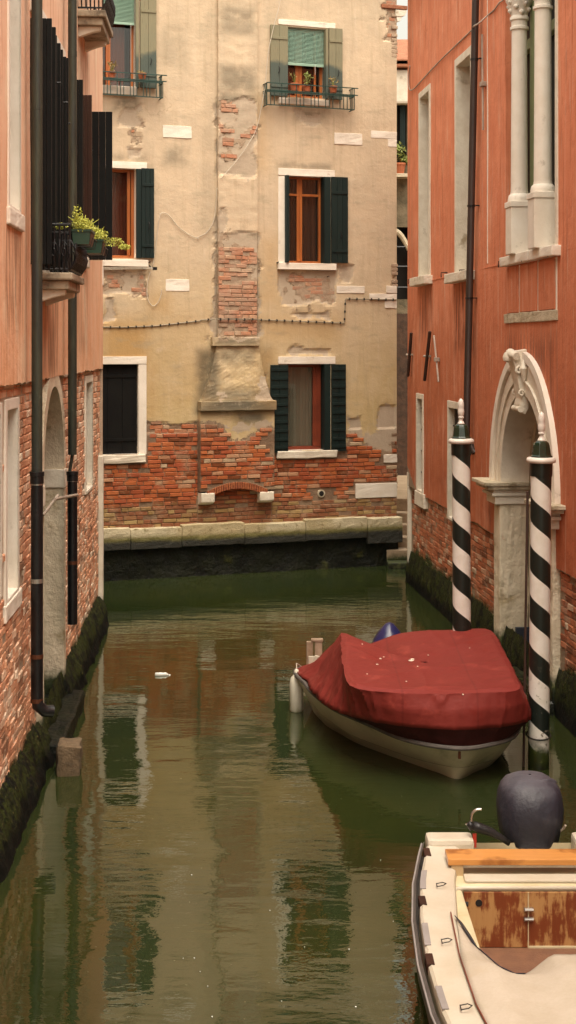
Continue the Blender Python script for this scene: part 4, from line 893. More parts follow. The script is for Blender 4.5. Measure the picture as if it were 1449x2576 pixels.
cab = MB(); cab.tube(smooth_path(polyl(FR, [(z6,172,505),(z6,163,600),(z6,170,685),(z6,200,684),(z6,270,610),(z6,400,470),(z6,640,238)], .02)+polyl(FR, [(z6,660,205),(z6,700,180)], .15)+polyl(FR, [(z6,770,118),(z6,820,75),(z6,860,20),(z6,890,0),(z6,930,-60)], .02)), .010, 6)
cb = cab.build('cable', M['greyiron'], None, smooth='all'); cb.location = hr.location; cb.rotation_euler = hr.rotation_euler; tag(cb, 'cable climbing across the terracotta wall over the brown downpipe', 'cable')
for cv, x, y in ((z6,165,2150),(z6,255,2140),(z6,418,2095),(z6,560,2075),(z6,860,2010),(z6,1040,1965),(z6,1240,1920)):
    s, z = FR.hit(cv(x, y), .08); mb = MB(); mb.tube([(s,0,z),(s,-.09,z),(s,-.09,z-.07)], .009, 5); mb.build('iron_hook', M['rust'], hr)
# weedy footing
def footing(par, x0, x1, top, prof, mat, seed, name='weedy_footing', gaps=(), amp=.04):
    mb = MB(); n = int((x1-x0)/.06); m_ = 14; rows = []
    for i in range(n+1):
        x = x0+(x1-x0)*i/n; row = []
        g = 1.0
        for a, b in gaps:
            if a < x < b: g = .15
        tp = top+.10*noise.noise(Vector((x*.9, seed, 0)))+.05*noise.noise(Vector((x*4, seed, 0)))+.06*noise.noise(Vector((x*11, seed, 0)))
        for j in range(m_+1):
            t = j/m_; z = tp+(-.7-tp)*t; o_ = prof*(min(1, t*2.2)**.7)*g
            d = noise.noise_vector(Vector((x*5, seed, z*7)))*amp*min(1, t*4)+noise.noise_vector(Vector((x*19, seed, z*19)))*amp*.5*min(1, t*4)
            row.append((x+d.x*.4, -.005+.04*(1-min(1,t*6))-o_+d.y, z+d.z*.4))
        rows.append(row)
    mb.grid(rows); return mb.build(name, mat, par, smooth='all')
T = NT('weed_on_footing'); V = T.pos(); z_ = T.sep(V)[2]; n1 = T.noise(V, 3, 5); n2 = T.noise(V, 22, 5, .7)
hz = T.math('ADD', z_, T.math('MULTIPLY_ADD', n1, .3, -.15))
c = T.mix(T.ss(n2, .45, .6), (.030,.038,.006), (.007,.009,.003)); n4 = T.noise(V, 7, 5, .7); c = T.mix(T.ss(n4, .50, .58), c, (.004,.005,.003)); c = T.mix(T.ss(T.math('ADD', n2, T.math('MULTIPLY_ADD', n1, .5, -.25)), .62, .70), c, (.13,.125,.035))
c = T.mix(T.ss(hz, .24, .12), c, T.mix(T.ss(n2, .64, .72), (.003,.0035,.0025), (.05,.046,.022)))
T.set(T.b.inputs['Base Color'], c); T.b.inputs['Roughness'].default_value = .6; T.b.inputs['Specular IOR Level'].default_value = .2; T.bump(T.math('ADD', T.math('MULTIPLY', n2, .03), T.math('MULTIPLY', n1, .04)), 1.0); M['weed'] = T.m
footing(hr, 0, XR1, .52, .03, M['weed'], 3, gaps=((dcx-din, dcx+din),), amp=.026)

# ============ salmon house (left)
hl = empty('salmon_house', (FL.p[0], FL.p[1], 0), FL.th)
tag(hl, 'salmon plastered house above bare brick, with black shutters, balconies and downpipes', 'house')
def LY(y): return FL.at_y(y)
XL0, XL1 = LY(-4), LY(20.5)
zbl = 3.585
def lwin(y0, y1, z0, z1, d=None): return (LY(y0), LY(y1), z0, z1)+((d,) if d else ())
# openings: near window upper, tall french window, window beyond, lower windows, arched door, slit
lw = {}
lw['up1'] = lwin(11.43, 12.15, FL.hit((58, 545))[1], 9.0)
lw['fr'] = lwin(12.9, 14.9, 4.6, 6.85)
lw['up2'] = lwin(16.0, 17.9, 5.0, 6.85)
def lr(u0, u1, vt, vb, uref): return (FL.hit((u0, 900))[0], FL.hit((u1, 900))[0], FL.hit((uref, vb))[1], FL.hit((uref, vt))[1])
lw['lo1'] = (LY(10.6), LY(11.38), FL.hit(z3(10,740))[1], FL.hit(z2(30,1110))[1])
lw['lo2'] = (LY(11.55), LY(12.33), FL.hit(z3(165,650))[1], FL.hit(z2(150,1068))[1])
lw['slit'] = (FL.hit(z2(640,1300))[0], FL.hit(z2(692,1300))[0], FL.hit(z2(670,1740))[1], FL.hit(z2(655,912))[1])
dy0, dy1 = 13.55, 15.75; lcx = (LY(dy0)+LY(dy1))/2; lr_ = (LY(dy1)-LY(dy0))/2-.22; lzs = 2.58; lrise = .92
lw['door'] = (lcx-lr_, lcx+lr_, -.6, lzs+lrise)
holesL = [v for v in lw.values()]
def zfL(x, z):
    if abs(z-zbl) < .02: return z+.03*noise.noise(Vector((x*1.3, 8, 0)))+.02*noise.noise(Vector((x*6, 8, 0)))
    return z
mb = MB(); wall_grid(mb, XL0, XL1, -.6, HL_, .13, holesL, lambda x, z: (.0 if z > zbl-.001 else .05)+.008*noise.noise(Vector((x*.7, 2, z*.7))), ez=(zbl, zbl-.012), zfn=zfL)
for i in range(24):
    a0 = -1+2*i/24; a1 = -1+2*(i+1)/24; e0 = lzs+lrise*math.sqrt(max(0, 1-a0*a0)); e1 = lzs+lrise*math.sqrt(max(0, 1-a1*a1))
    mb.add([(lcx+a0*lr_,.05,e0),(lcx+a1*lr_,.05,e1),(lcx+a1*lr_,.05,lzs+lrise),(lcx+a0*lr_,.05,lzs+lrise)], [(0,1,2,3)])
def fbL(p): return max(-.4, min(.4, (zbl-.005-p.z)*4))
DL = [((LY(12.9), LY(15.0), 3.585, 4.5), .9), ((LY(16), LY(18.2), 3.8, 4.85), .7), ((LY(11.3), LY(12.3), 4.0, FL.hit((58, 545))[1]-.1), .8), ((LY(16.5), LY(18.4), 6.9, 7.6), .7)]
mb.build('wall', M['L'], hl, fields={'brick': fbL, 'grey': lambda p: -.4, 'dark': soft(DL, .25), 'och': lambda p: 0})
mb = MB(); shell(mb, XL0, XL1, 8, HL_); mb.build('rear_walls', M['L'], hl, fields={'brick': lambda p: (zbl-p.z)*4, 'grey': lambda p: -.4, 'dark': lambda p: 0, 'och': lambda p: 0}); roof(hl, XL0, XL1, 8, HL_)
MB().box(XL1-.14, XL1+.012, -.012, .12, -.4, 2.35).build('corner_stone', M['stone'], hl, bevel=.008, sub=3, rough=.006)
MB().box(XL1-.10, XL1+.01, -.012, .12, 4.75, 5.1).build('corner_stone', M['stone_w'], hl, bevel=.008, sub=2, rough=.004)
def lstone(key, fw, dep, pane='room', ff=0.0, sill=False, front=-.012, mt='stone'):
    x0, x1, a, b = lw[key][:4]; mb = MB()
    mb.box(x0, x0+fw, front, dep, a, b); mb.box(x1-fw, x1, front, dep, a, b); mb.box(x0+fw, x1-fw, front, dep, b-fw, b); mb.box(x0+fw, x1-fw, front, dep, a, a+.03)
    o = mb.build('window_frame', M[mt], hl, bevel=.007, sub=2, rough=.003)
    MB().box(x0, x1, dep-.03, dep-.01, a, b).build('pane', M[pane], o)
    if sill: MB().box(x0-.03, x1+.10, -.03 if key == 'up1' else (.02 if key == 'lo2' else -.05), .1, a-.14, a-.001).build('sill', M['stone_w'], o, bevel=.012, sub=3, rough=.005)
    return o
lstone('up1', .06, .34, 'shut_bk', sill=True, mt='stone_w'); lstone('fr', .10, .3, 'shut_bk', mt='stone_w'); lstone('up2', .12, .28, 'shut_bk', sill=True, mt='stone_w')
lstone('lo1', .09, .32, 'shut_bk', front=.03, mt='stone_w'); lstone('lo2', .09, .34, 'shut_bk', front=.03, sill=True, mt='stone_w'); lstone('slit', .09, .25, 'shut_bk', front=.03)
for k in ('up1','fr'):
    x0, x1, a, b = lw[k][:4]; MB().box(x0-.14, x1+.14, -.07, .04, b+.001, b+.10).build('cornice', M['stone_w'], hl, bevel=.01, sub=2, rough=.003)
# door surround
mb = MB(); rows = []
for i in range(31):
    a = math.pi*i/30; c, s = -math.cos(a), math.sin(a); r1 = lr_+.16
    rows.append([(lcx+(lr_-.01)*c, .0, lzs+(lrise-.01)*s), (lcx+r1*c, .0, lzs+(lrise+.16)*s), (lcx+r1*c, .06, lzs+(lrise+.16)*s), (lcx+r1*c, .5, lzs+(lrise+.16)*s), (lcx+(lr_-.01)*c, .5, lzs+(lrise-.01)*s)])
mb.grid(rows, closed=True); mb.build('arch', M['stone_rough'], hl, smooth=True)
for sg in (-1, 1):
    a, b = sorted((lcx+sg*(lr_-.01), lcx+sg*(lr_+.16)))
    MB().box(a, b, .0, .5, -.3, lzs-.2).build('door_jamb', M['stone_rough'], hl, bevel=.012, sub=3, rough=.006)
    a, b = sorted((lcx+sg*(lr_-.03), lcx+sg*(lr_+.17))); MB().box(a, b, -.01, .5, lzs-.199, lzs+.001).build('impost', M['stone'], hl, bevel=.012, sub=2, rough=.005)
MB().box(lcx-lr_, lcx+lr_, .5, .55, -.3, lzs+lrise).build('door', M['shut_bk'], hl)
MB().box(lcx-lr_-.2, lcx+lr_+.2, -.20, .5, -.4, .17).build('threshold', M['algwall'], hl, bevel=.03, sub=3, rough=.02)
djl = [(lcx-lr_-.17, lcx+lr_+.17, -1, lzs+lrise+.02), (XL1-.15, XL1+.1, -1, 2.36)]
lay_bricks(hl, M['bkL'], [(LY(6), XL1+.004, .05, zbl-.01)], lambda p: .1, holesL+djl, lambda x, z: .05, .02, seed=9, out=(.004,.016))
# pipes
def lpipe(u, y, ztop, zj, zb_, r, rb, clamps, shoe):
    x = LY(y); off = .10; mb = MB(); mb.tube([(x,-off,HL_),(x,-off,zj)], r, 18); o = mb.build('downpipe', M['pipe'], hl, smooth=True)
    for zz in (8.6, 7.0, FL.hit(z1(260,760), off)[1], FL.hit(z2(260,50), off)[1]):
        m2 = MB(); m2.tube([(x,-off,zz-.03),(x,-off,zz+.03)], r*1.05, 16); m2.build('joint', M['pipe'], o)
    mb = MB(); mb.tube([(x,-off,ztop),(x,-off,ztop-.035),(x,-off,ztop-.04),(x,-off,ztop-.10)], [rb*1.22,rb*1.22,rb*1.12,rb*1.12], 18)
    pts = [(x,-off,ztop-.09),(x,-off,zb_)]
    if shoe: pts += [(x,-off-.01,zb_-.07),(x+.02,-off-.06,zb_-.12),(x+.05,-off-.13,zb_-.13)]
    mb.tube(pts, rb, 18); q = mb.build('cast_iron_pipe', M['pipe_bk'], hl, smooth=True)
    for zz, mt in clamps: MB().tube([(x,-off,zz-.018),(x,-off,zz+.018)], rb*1.05, 18).build('clamp', M[mt], q)
    return x
def zat(v, y): return H-(v-HZ)*y/F
y1_ = 12.46; lpipe(92, y1_, zat(1187,y1_), zat(1190,y1_), zat(1755,y1_), .047, .052, [(zat(1215,y1_),'zinc'),(zat(1461,y1_),'zinc'),(zat(1651,y1_),'copper'),(zat(1762,y1_),'copper')], True)
y2_ = 15.4; x = lpipe(182, y2_, zat(1186,y2_), zat(1144,y2_), zat(1570,y2_), .047, .053, [(zat(1207,y2_),'zinc'),(zat(1415,y2_),'copper')], False)
mb = MB(); mb.tube([(x,-.10,zat(1144,y2_)),(x-.01,-.07,zat(1190,y2_))], .018, 8); mb.build('pipe_stub', M['pipe'], hl)
# iron bar across the door
s0 = LY(12.8); z0 = FL.hit(z2(335,1822), .2)[1]
mb = MB(); a = (LY(13.6),-.12,zat(z2(330,1822)[1],13.4)); b = (LY(15.3),-.16,zat(z2(565,1775)[1],15.3)); mb.tube([a, b], .016, 8); mb.tube([(LY(13.9),-.12,a[2]+.01),(LY(13.7),.0,a[2]-.16)], .014, 8); mb.build('iron_bar', M['greyiron'], hl)
# shutters open at right angles to the wall
def perp(y, p0, p1, zt_, zb_, mt, th=.035, lab=None, ang=0):
    x = LY(y); mb = MB(); d = math.sin(ang)
    n = 4
    for i in range(n):
        a = p0+(p1-p0)*i/n; b = p0+(p1-p0)*(i+1)/n-.003
        mb.add([(x+a*d-th/2,-a,zb_),(x+b*d-th/2,-b,zb_),(x+b*d+th/2,-b,zb_),(x+a*d+th/2,-a,zb_),(x+a*d-th/2,-a,zt_),(x+b*d-th/2,-b,zt_),(x+b*d+th/2,-b,zt_),(x+a*d+th/2,-a,zt_)],
               [(0,3,2,1),(4,5,6,7),(0,1,5,4),(1,2,6,5),(2,3,7,6),(3,0,4,7)])
    return mb.build('shutter', M[mt], hl, bevel=.003, label=lab)
ZT = 6.79
for y, p in ((12.80,.19),(13.15,.185),(13.5,.155),(13.85,.15),(14.15,.14),(14.5,.135),(14.56,.15)):
    perp(y, 0.0, p, ZT, 4.62, 'shut_bk')
perp(15.75, 0.0, .18, ZT, 4.98, 'shut_bk'); perp(16.6, .02, .20, ZT-.02, 4.98, 'brownleaf', lab='brown shutter edge'); perp(17.9, .0, .335, ZT, 4.96, 'shut_bk', lab='wide black shutter leaf standing open')
for y, p, z in ((13.5,.19,6.35),(14.3,.17,6.3),(15.0,.12,6.2),(17.8,.1,6.3)):
    MB().tube([(LY(y),0,z),(LY(y),-p,z)], .01, 5).build('shutter_stay', M['iron'], hl)
# balcony
def balcony(y0, y1, p, zs_, hs_, hr_, dens=.045, bulge=.07):
    xa, xb = LY(y0), LY(y1); mb = MB(); mb.box(xa, xb, -p, .0, zs_-hs_*.45, zs_); mb.box(xa+.04, xb-.04, -p+.04, 0, zs_-hs_, zs_-hs_*.45-.001)
    o = mb.build('balcony', M['stone_balc'], hl, bevel=.015, sub=2, rough=.004)
    for q in (.12, .8): xx = xa+(xb-xa)*q; mb = MB(); mb.xprism([(0,zs_-hs_),(-p*.8,zs_-hs_),(-p*.78,zs_-hs_-.05),(-p*.5,zs_-hs_-.07),(-p*.25,zs_-hs_-.10),(0,zs_-hs_-.13)], xx-.04, xx+.05); mb.build('corbel', M['stone'], o, bevel=.012)
    mb = MB(); r = .009; zt_ = zs_+hr_
    corners = [(xa+.03, 0.0), (xa+.03, -p+.03), (xb-.03, -p+.03), (xb-.03, 0.0)]
    for zz, rr in ((zs_+.03, .012), (zt_, .016), (zt_-.07, .008)): mb.tube([(c[0], c[1], zz) for c in corners], rr, 6)
    nrm = [(-1,0),(0,-1),(1,0)]
    for k in range(3):
        a = Vector((*corners[k],0)); b = Vector((*corners[k+1],0)); L_ = (b-a).length; n = max(2, int(L_/dens)); nx, ny = nrm[k]
        for i in range(n+1):
            c = a.lerp(b, i/n); pts = []
            for t in range(7):
                tt = t/6; bb = bulge*math.sin(min(1, tt*1.5)*math.pi)*(1-tt*.4); pts.append((c.x+nx*bb*(.6 if k != 1 else 1), c.y+ny*bb, zs_+.03+(hr_-.03)*tt))
            mb.tube(pts, .009, 6)
            if i % 2 == 0:              # wrought scrolls
                sp = [(c.x+nx*(.055)+(b-a).normalized().x*.035*math.cos(t*.7)*(1-t/14), c.y+ny*.055+(b-a).normalized().y*.035*math.cos(t*.7)*(1-t/14), zs_+hr_*.45+.09*math.sin(t*.7)*(1-t/14)) for t in range(12)]
                mb.tube(sp, .006, 5)
    mb.build('railing', M['iron'], o)
    return o
balcony(13.0, 14.1, .35, 4.56, .15, .43)
balcony(16.9, 18.1, .33, 7.82, .17, .5, bulge=.05)
# clothes/sill bits
def lbox(y0, y1, pa, pb_, z0, z1, lab, seed, spike):
    root = empty('flower_box'); xa, xb = LY(y0), LY(y1); root.location = (FL.p[0]+FL.e[0]*xa+FL.n[0]*pa, FL.p[1]+FL.e[1]*xa+FL.n[1]*pa, z0); root.rotation_euler = (0,0,FL.th)
    L_ = xb-xa; w_ = pb_-pa; h = z1-z0; t = .015
    mb = MB(); mb.add([(0,-.015,0),(L_,-.015,0),(L_,-w_+.015,0),(0,-w_+.015,0),(0,0,h),(L_,0,h),(L_,-w_,h),(0,-w_,h)], [(0,1,2,3),(0,4,5,1),(1,5,6,2),(2,6,7,3),(3,7,4,0)])
    mb.box(-.008, L_+.008, -w_-.008, -w_+.002, h-.015, h+.006); mb.box(-.008, L_+.008, -.002, .008, h-.015, h+.006); mb.box(-.008, .002, -w_, 0, h-.015, h+.006)
    o = mb.build('box', M['boxgreen'], root)
    MB().add([(.02,-w_-.002+.0,h-.02),(L_,-w_-.002,h-.02),(L_,-w_+.013,0.002),(.02,-w_+.013,.002)], [(0,1,2,3)]).build('box_side', M['boxbrown'], root)
    MB().box(.01, L_-.01, -w_+.01, -.01, h*.8, h*.86).build('soil', M['room'], root)
    cs = [((L_*q, -w_*.5, h+.05), (L_*.22, w_*.55, .08)) for q in (.1,.35,.6,.9)]+spike
    foliage('foliage', M['leaf_y'], root, cs, 1500, .011, seed)
    mb = MB(); stems(mb, (L_*.5, -w_/2, h*.8), 26, .2, w_*1.0, seed); mb.build('stems', M['leaf_y'], root)
    mb = MB(); 
    for q in (0.0, .5, 1.0): mb.tube([(L_*q, .02, h*.9), (L_*q, 0.0, -.02), (L_*q, -w_, -.02), (L_*q, -w_-.02, h*.45)], .005, 5)
    mb.tube([(0,-w_-.02,h*.45),(L_,-w_-.02,h*.45)], .005, 5); mb.build('wire_holder', M['iron'], root)
    tag(root, lab, 'flower box', 'green flower boxes on the left balcony'); return root
lbox(13.1, 13.5, .33, .50, 4.82, 4.95, 'nearer green flower box full of yellow green sprigs on the black balcony rail', 11, [((0,-.05,.26),(.05,.05,.10)),((.2,-.08,.20),(.12,.06,.05)),((-.02,.1,.16),(.05,.07,.03))])
lbox(14.05, 14.45, .36, .53, 4.80, 4.93, 'farther green flower box with sprigs trailing to the right of the black balcony rail', 12, [((.1,-.25,.12),(.1,.12,.05)),((.1,-.12,.2),(.1,.1,.05)),((.0,-.38,.06),(.06,.06,.03))])
footing(hl, LY(9), XL1-.02, .42, .11, M['weed'], 7, gaps=((lcx-lr_, lcx+lr_),), amp=.038)
footing(hl, XL0, LY(9.02), .42, .11, M['weed'], 7, name='weedy_footing')
# granite block in the water
p = atz((168, 1950), 0); mb = MB(); mb.box(-.11, .11, -.14, .16, -.5, .28)
g = mb.build('stone_block', M['granite'], None, bevel=.04, sub=3, rough=.02, smooth=True); g.location = (p[0], p[1]+.1, 0); g.rotation_euler = (.04,.06,.1)
tag(g, 'rough brown granite block standing in the water below the arched brick doorway', 'stone')

# ============ steps, landing and the house in the gap
mb = MB(); X0, X1 = 1.75, 6.0; y = 25.35; z = -.3; st_ = [.10,.28,.46,.64,.82,1.05]
for i, zz in enumerate(st_): mb.box(X0, X1, y+.34*i, 27.6, (st_[i-1] if i else -.4)+.001, zz)
mb.build('steps', M['pave'], None, bevel=.012); bpy.data.objects['steps']['kind'] = 'structure'; bpy.data.objects['steps']['label'] = 'worn stone steps rising from the canal'
tag(MB().box(-12, 14, 27.62, 60, -.4, 1.046).build('pavement', M['pave'], None), 'paved landing behind the steps', kind='structure')
hf = empty('brick_house', (0, 32, 0)); tag(hf, 'dim mossy house at the back, seen through the narrow gap between the two facades', 'house')
def Y32(cv, x, y): return aty(cv(x, y), 32)
ztop = Y32(z6, 120, 500)[2]; zm1 = Y32(z6, 100, 1270)[2]; za = Y32(z6, 100, 1745)[2]; zab = Y32(z6, 100, 2300)[2]; zw = Y32(z6, 100, 735)[2]; zbk = Y32(z7, 100, 100)[2]
xc = Y32(z6, 100, 1000)[0]
holesF = [(xc-.6, xc+.14, zm1, zw), (xc-.5, xc+.19, zab, za)]
mb = MB(); wall_grid(mb, -3, 8, .9, ztop, .5, holesF, lambda x, z: 0.0, ez=(zbk,)); mb.build('wall', M['far'], hf)
mb = MB(); mb.add([(-3,0,.9),(-3,6,.9),(-3,6,ztop),(-3,0,ztop)], [(0,1,2,3)]).add([(8,0,.9),(8,6,.9),(8,6,ztop),(8,0,ztop)], [(0,3,2,1)]).add([(-3,6,.9),(8,6,.9),(8,6,ztop),(-3,6,ztop)], [(0,3,2,1)]); mb.build('rear_walls', M['far'], hf)
mb = MB(); wall_grid(mb, -2.98, 7.98, .92, zbk, .5, [], lambda x, z: -.03); o = mb.build('brick_base', pm('dim_old_bricks', (.10,.055,.035), (.05,.03,.02), vs=9, rough=.9, bump=.01, bs=9), hf)
for h_ in holesF: mb = MB(); reveals(mb, [h_], .3); mb.build('window_reveal', M['far'], hf)
for h_ in holesF: MB().box(h_[0], h_[1], .25, .3, h_[2], h_[3]).build('window', M['room'], hf)
mb = MB(); mb.tube([(xc-.5+.69*i/12, -.03, za-.5+.42*math.sin(math.pi*i/12)) for i in range(13)], .06, 8); mb.build('arch', M['stone_old'], hf)
MB().box(xc-.02, xc+.10, -.10, -.05, zm1, zw).build('shutter', M['shut_dk'], hf, bevel=.005)
MB().box(-3.2, 8.2, -.4, .2, ztop-.12, ztop+.06).build('eaves', M['tile'], hf, bevel=.02)
MB().box(-3, 8, -.3, -.02, ztop-.9, ztop-.15).build('gutter_stone', M['stone'], hf, bevel=.05)
mb = MB(); mb.xprism([(-.4,ztop+.02),(3,ztop+1.2),(6.4,ztop+.02),(6.4,ztop-.05),(-.4,ztop-.05)], -3.2, 8.2); mb.build('roof', M['tile'], hf)
for k in (1900, 2050, 2210): zz = Y32(z6, 100, k)[2]; MB().tube([(xc-.5,-.05,zz),(xc+.25,-.05,zz)], .02, 6).build('rail', M['iron'], hf)
pp = Y32(z6, 95, 1240); root = empty('plant_pot', (pp[0]-.02, 31.8, zm1-.22)); tag(root, 'small terracotta pot with a leafy plant on the distant window ledge in the gap', 'plant pot')
MB().lathe((0,0,0), [(.09,0),(.13,.2),(.14,.2),(.14,.24)], 14).build('pot', M['terra'], root); foliage('foliage', M['leaf_g'], root, [((0,0,.45),(.14,.14,.26)),((.1,0,.3),(.1,.1,.1))], 160, .05, 9)
MB().box(xc-.6, xc+.2, -.35, 0, zm1-.30, zm1-.22).build('sill', M['stone_old'], hf, bevel=.01)

# ------------------------------------------------------------ mooring poles
def pole(u_top, v_top, y, r, lab, ph, lean=0, tipv=None, u_bot=None):
    x = (u_top-CX)/F*y; zt_ = zat(v_top, y); root = empty('mooring_pole', (x, y, 0)); tag(root, lab, 'mooring pole', 'striped mooring poles by the water door')
    root.rotation_euler = (0, lean, 0)
    mb = MB(); n = 36; prof = [(r*1.02,-1.2),(r*1.02,0),(r,zt_*.5),(r*1.0,zt_-.25),(r*1.02,zt_-.14)]
    rows = [[(rr*math.cos(2*math.pi*k/n), rr*math.sin(2*math.pi*k/n), zz) for k in range(n)] for rr, zz in prof]; mb.grid(rows, closed=True)
    o = mb.build('shaft', M['stripe'], root, smooth='all', fields={'ptop': lambda p: zt_-.14}); o.rotation_euler = (0,0,ph)
    MB().lathe((0,0,zt_-.145), [(r*1.08,0),(r*1.10,.02),(r*1.10,.13)], 32).build('neck', pm('black_gloss', (.010,.014,.011), rough=.3, bump=0), root, smooth=True)
    MB().lathe((0,0,zt_-.02), [(r*1.15,-.005),(r*1.36,.0),(r*1.44,.02),(r*1.36,.042),(r*1.1,.05)], 36).build('collar', M['white'], root, smooth='all')
    MB().lathe((0,0,zt_+.03), [(r*1.12,0),(r*1.12,.012),(r*.98,.02),(r*.82,.11),(r*.72,.135),(r*.5,.15),(r*.3,.15)], 8, .39).build('cap', M['capgreen'], root, bevel=.004)
    s = r/.093
    MB().lathe((0,0,zt_+.175), [(q*s, h_*s) for q, h_ in ((.035,0),(.037,.012),(.026,.03),(.018,.045),(.018,.058),(.030,.068),(.030,.078),(.024,.085),(.030,.10),(.034,.13),(.032,.15),(.028,.165),(.031,.18),(.031,.21),(.024,.245),(.012,.262),(.002,.268))], 20).build('finial', M['white'], root, smooth=True)
    return root
pn = pole(1361.5, 1158, 13.42, .095, 'nearer black and white spiral striped mooring pole with white acorn finial', 3.44, lean=math.radians(.5))
pf = pole(1160, 1110, 15.1, .094, 'farther black and white spiral striped mooring pole, behind the red boat cover', 4.29, lean=math.radians(-.2))
# move the base so the top sits where it should under the lean
for q, zt_ in ((pn, zat(1158,13.42)), (pf, zat(1110,15.1))): q.location.x -= math.tan(q.rotation_euler[1])*zt_
mb = MB(); n = 20; rr = .112; mb.tube([(rr*math.cos(t/n*6.283), rr*math.sin(t/n*6.283), .30+.02*math.sin(t/n*6.283)) for t in range(n+1)], .008, 6)
rp = mb.build('mooring_rope', M['clip']); rp.location = (pn.location.x, pn.location.y, 0); tag(rp, 'thin rope loop round the nearer striped pole just above the water', 'rope')
mb = MB(); mb.tube([(0,0,2.55),(-.02,0,0),(-.03,0,-.5)], .012, 6); wb = mb.build('wooden_batten', M['rust']); wb.location = (pn.location.x-.116, pn.location.y+.02, 0); wb.rotation_euler = (0, math.radians(.4), 0); tag(wb, 'thin brown rod standing against the left side of the nearer striped pole', 'rod')

# ------------------------------------------------------------ boat under the red cover
def resample(cp, n):
    out = []; m_ = len(cp)
    for i in range(n):
        t = i/n*m_; k = int(t); f = t-k; p0, p1, p2, p3 = (Vector(cp[(k+j) % m_]) for j in (-1,0,1,2))
        out.append(.5*((2*p1)+(-p0+p2)*f+(2*p0-5*p1+4*p2-p3)*f*f+(-p0+3*p1-3*p2+p3)*f**3))
    return out
boat = empty('motorboat', (1.3, 14.3, 0)); tag(boat, 'small cream motorboat moored under a red cover, bow towards us', 'boat')
BO = Vector((1.3, 14.3, 0))
gun = [(.14,15.75,.40),(.19,15.0,.39),(.33,14.4,.38),(.49,14.0,.37),(.76,13.55,.36),(1.01,13.13,.35),(1.27,12.90,.345),(1.55,12.82,.34),(1.80,12.92,.345),(2.05,13.15,.36),(2.18,13.7,.37),(2.22,14.6,.38),(2.15,15.85,.40),(1.15,15.82,.40)]
chi = [(.26,15.75,.15),(.30,15.0,.14),(.46,14.5,.12),(.62,14.12,.11),(.88,13.75,.10),(1.12,13.42,.10),(1.33,13.16,.11),(1.54,12.97,.13),(1.76,13.18,.11),(1.95,13.4,.10),(2.05,13.8,.11),(2.10,14.6,.13),(2.05,15.82,.15),(1.15,15.80,.15)]
wl = [(.34,15.75,-.06),(.40,15.0,-.07),(.58,14.6,-.08),(.74,14.3,-.09),(.97,13.95,-.09),(1.20,13.62,-.08),(1.38,13.32,-.06),(1.53,13.08,-.04),(1.70,13.34,-.06),(1.85,13.6,-.08),(1.93,14.0,-.08),(1.98,14.7,-.08),(1.93,15.80,-.06),(1.15,15.78,-.06)]
kl = [(a*.5+1.25*.5, b*.9+1.45, -.25) for a, b, c in wl]
def loft(loops, n, org, name, mat, par, **kw):
    mb = MB(); rows = [[tuple(p-org) for p in resample(l, n)] for l in loops]; mb.grid(rows, closed=True)
    return mb.build(name, mat, par, **kw)
hullo = loft([gun, [tuple(Vector(a).lerp(Vector(b), .5)+Vector((0,0,-.01))) for a, b in zip(gun, chi)], chi], 112, BO, 'hull', M['hull'], boat, smooth=True)
loft([[(a, b, c-.002) for a, b, c in chi], wl, kl], 112, BO, 'hull_bottom', M['hull'], boat, smooth=True)
mb = MB(); rp_ = [p-BO+Vector((0,0,.0)) for p in resample(gun, 112)]; mb.tube([tuple(p) for p in rp_]+[tuple(rp_[0])], .022, 8); mb.build('rub_rail', M['rubber'], boat)
# bow eye
mb = MB(); q = Vector((1.52,12.87,.30))-BO; mb.box(q.x-.012, q.x+.012, q.y-.03, q.y+.02, q.z-.06, q.z+.04); mb.build('bow_eye', M['copper'], boat, bevel=.004)
# stern bracket
mb = MB(); q = Vector((.27,15.7,.40))-BO; mb.box(q.x-.07, q.x-.0, q.y-.02, q.y+.03, 0.40, .70); mb.box(q.x+.02, q.x+.10, q.y-.02, q.y+.03, .42, .71); mb.box(q.x-.02, q.x+.11, q.y-.03, q.y+.04, .70, .73)
mb.build('engine_bracket', pm('grey_bleached_wood', (.38,.28,.20), (.24,.16,.10), vs=10), boat, bevel=.008)
mb = MB(); mb.box(q.x-.05, q.x+.06, q.y-.06, q.y-.03, .42, .55); mb.tube([(q.x+.01,q.y-.08,.42),(q.x+.05,q.y-.08,.56)], .03, 8); mb.box(q.x-.15, q.x+.2, q.y-.10, q.y+.06, .385, .41); mb.build('stern_fitting', M['deck'], boat, bevel=.006)
# cover
hem = [(.135,15.74,.41),(.19,15.0,.43),(.30,14.2,.44),(.44,13.6,.48),(.62,13.22,.51),(.98,12.93,.51),(1.39,12.80,.51),(1.73,12.83,.51),(2.08,12.98,.52),(2.23,13.3,.52),(2.26,14.2,.50),(2.2,15.2,.48),(2.12,15.88,.44),(1.15,15.9,.44)]
tuck = [(.16,15.74,.38),(.21,15.02,.38),(.36,14.4,.37),(.52,14.0,.36),(.78,13.55,.355),(1.03,13.12,.345),(1.36,12.90,.335),(1.66,12.88,.335),(1.96,13.06,.35),(2.14,13.5,.36),(2.18,14.4,.37),(2.14,15.2,.38),(2.08,15.84,.40),(1.15,15.86,.40)]
mid = [(.22,15.62,.47),(.30,15.0,.52),(.40,14.3,.62),(.49,13.62,.66),(.60,13.14,.68),(.96,12.90,.67),(1.39,12.82,.67),(1.73,12.82,.68),(2.06,12.92,.69),(2.17,13.2,.70),(2.20,14.2,.70),(2.16,15.1,.72),(1.95,15.5,.60),(1.15,15.55,.58)]
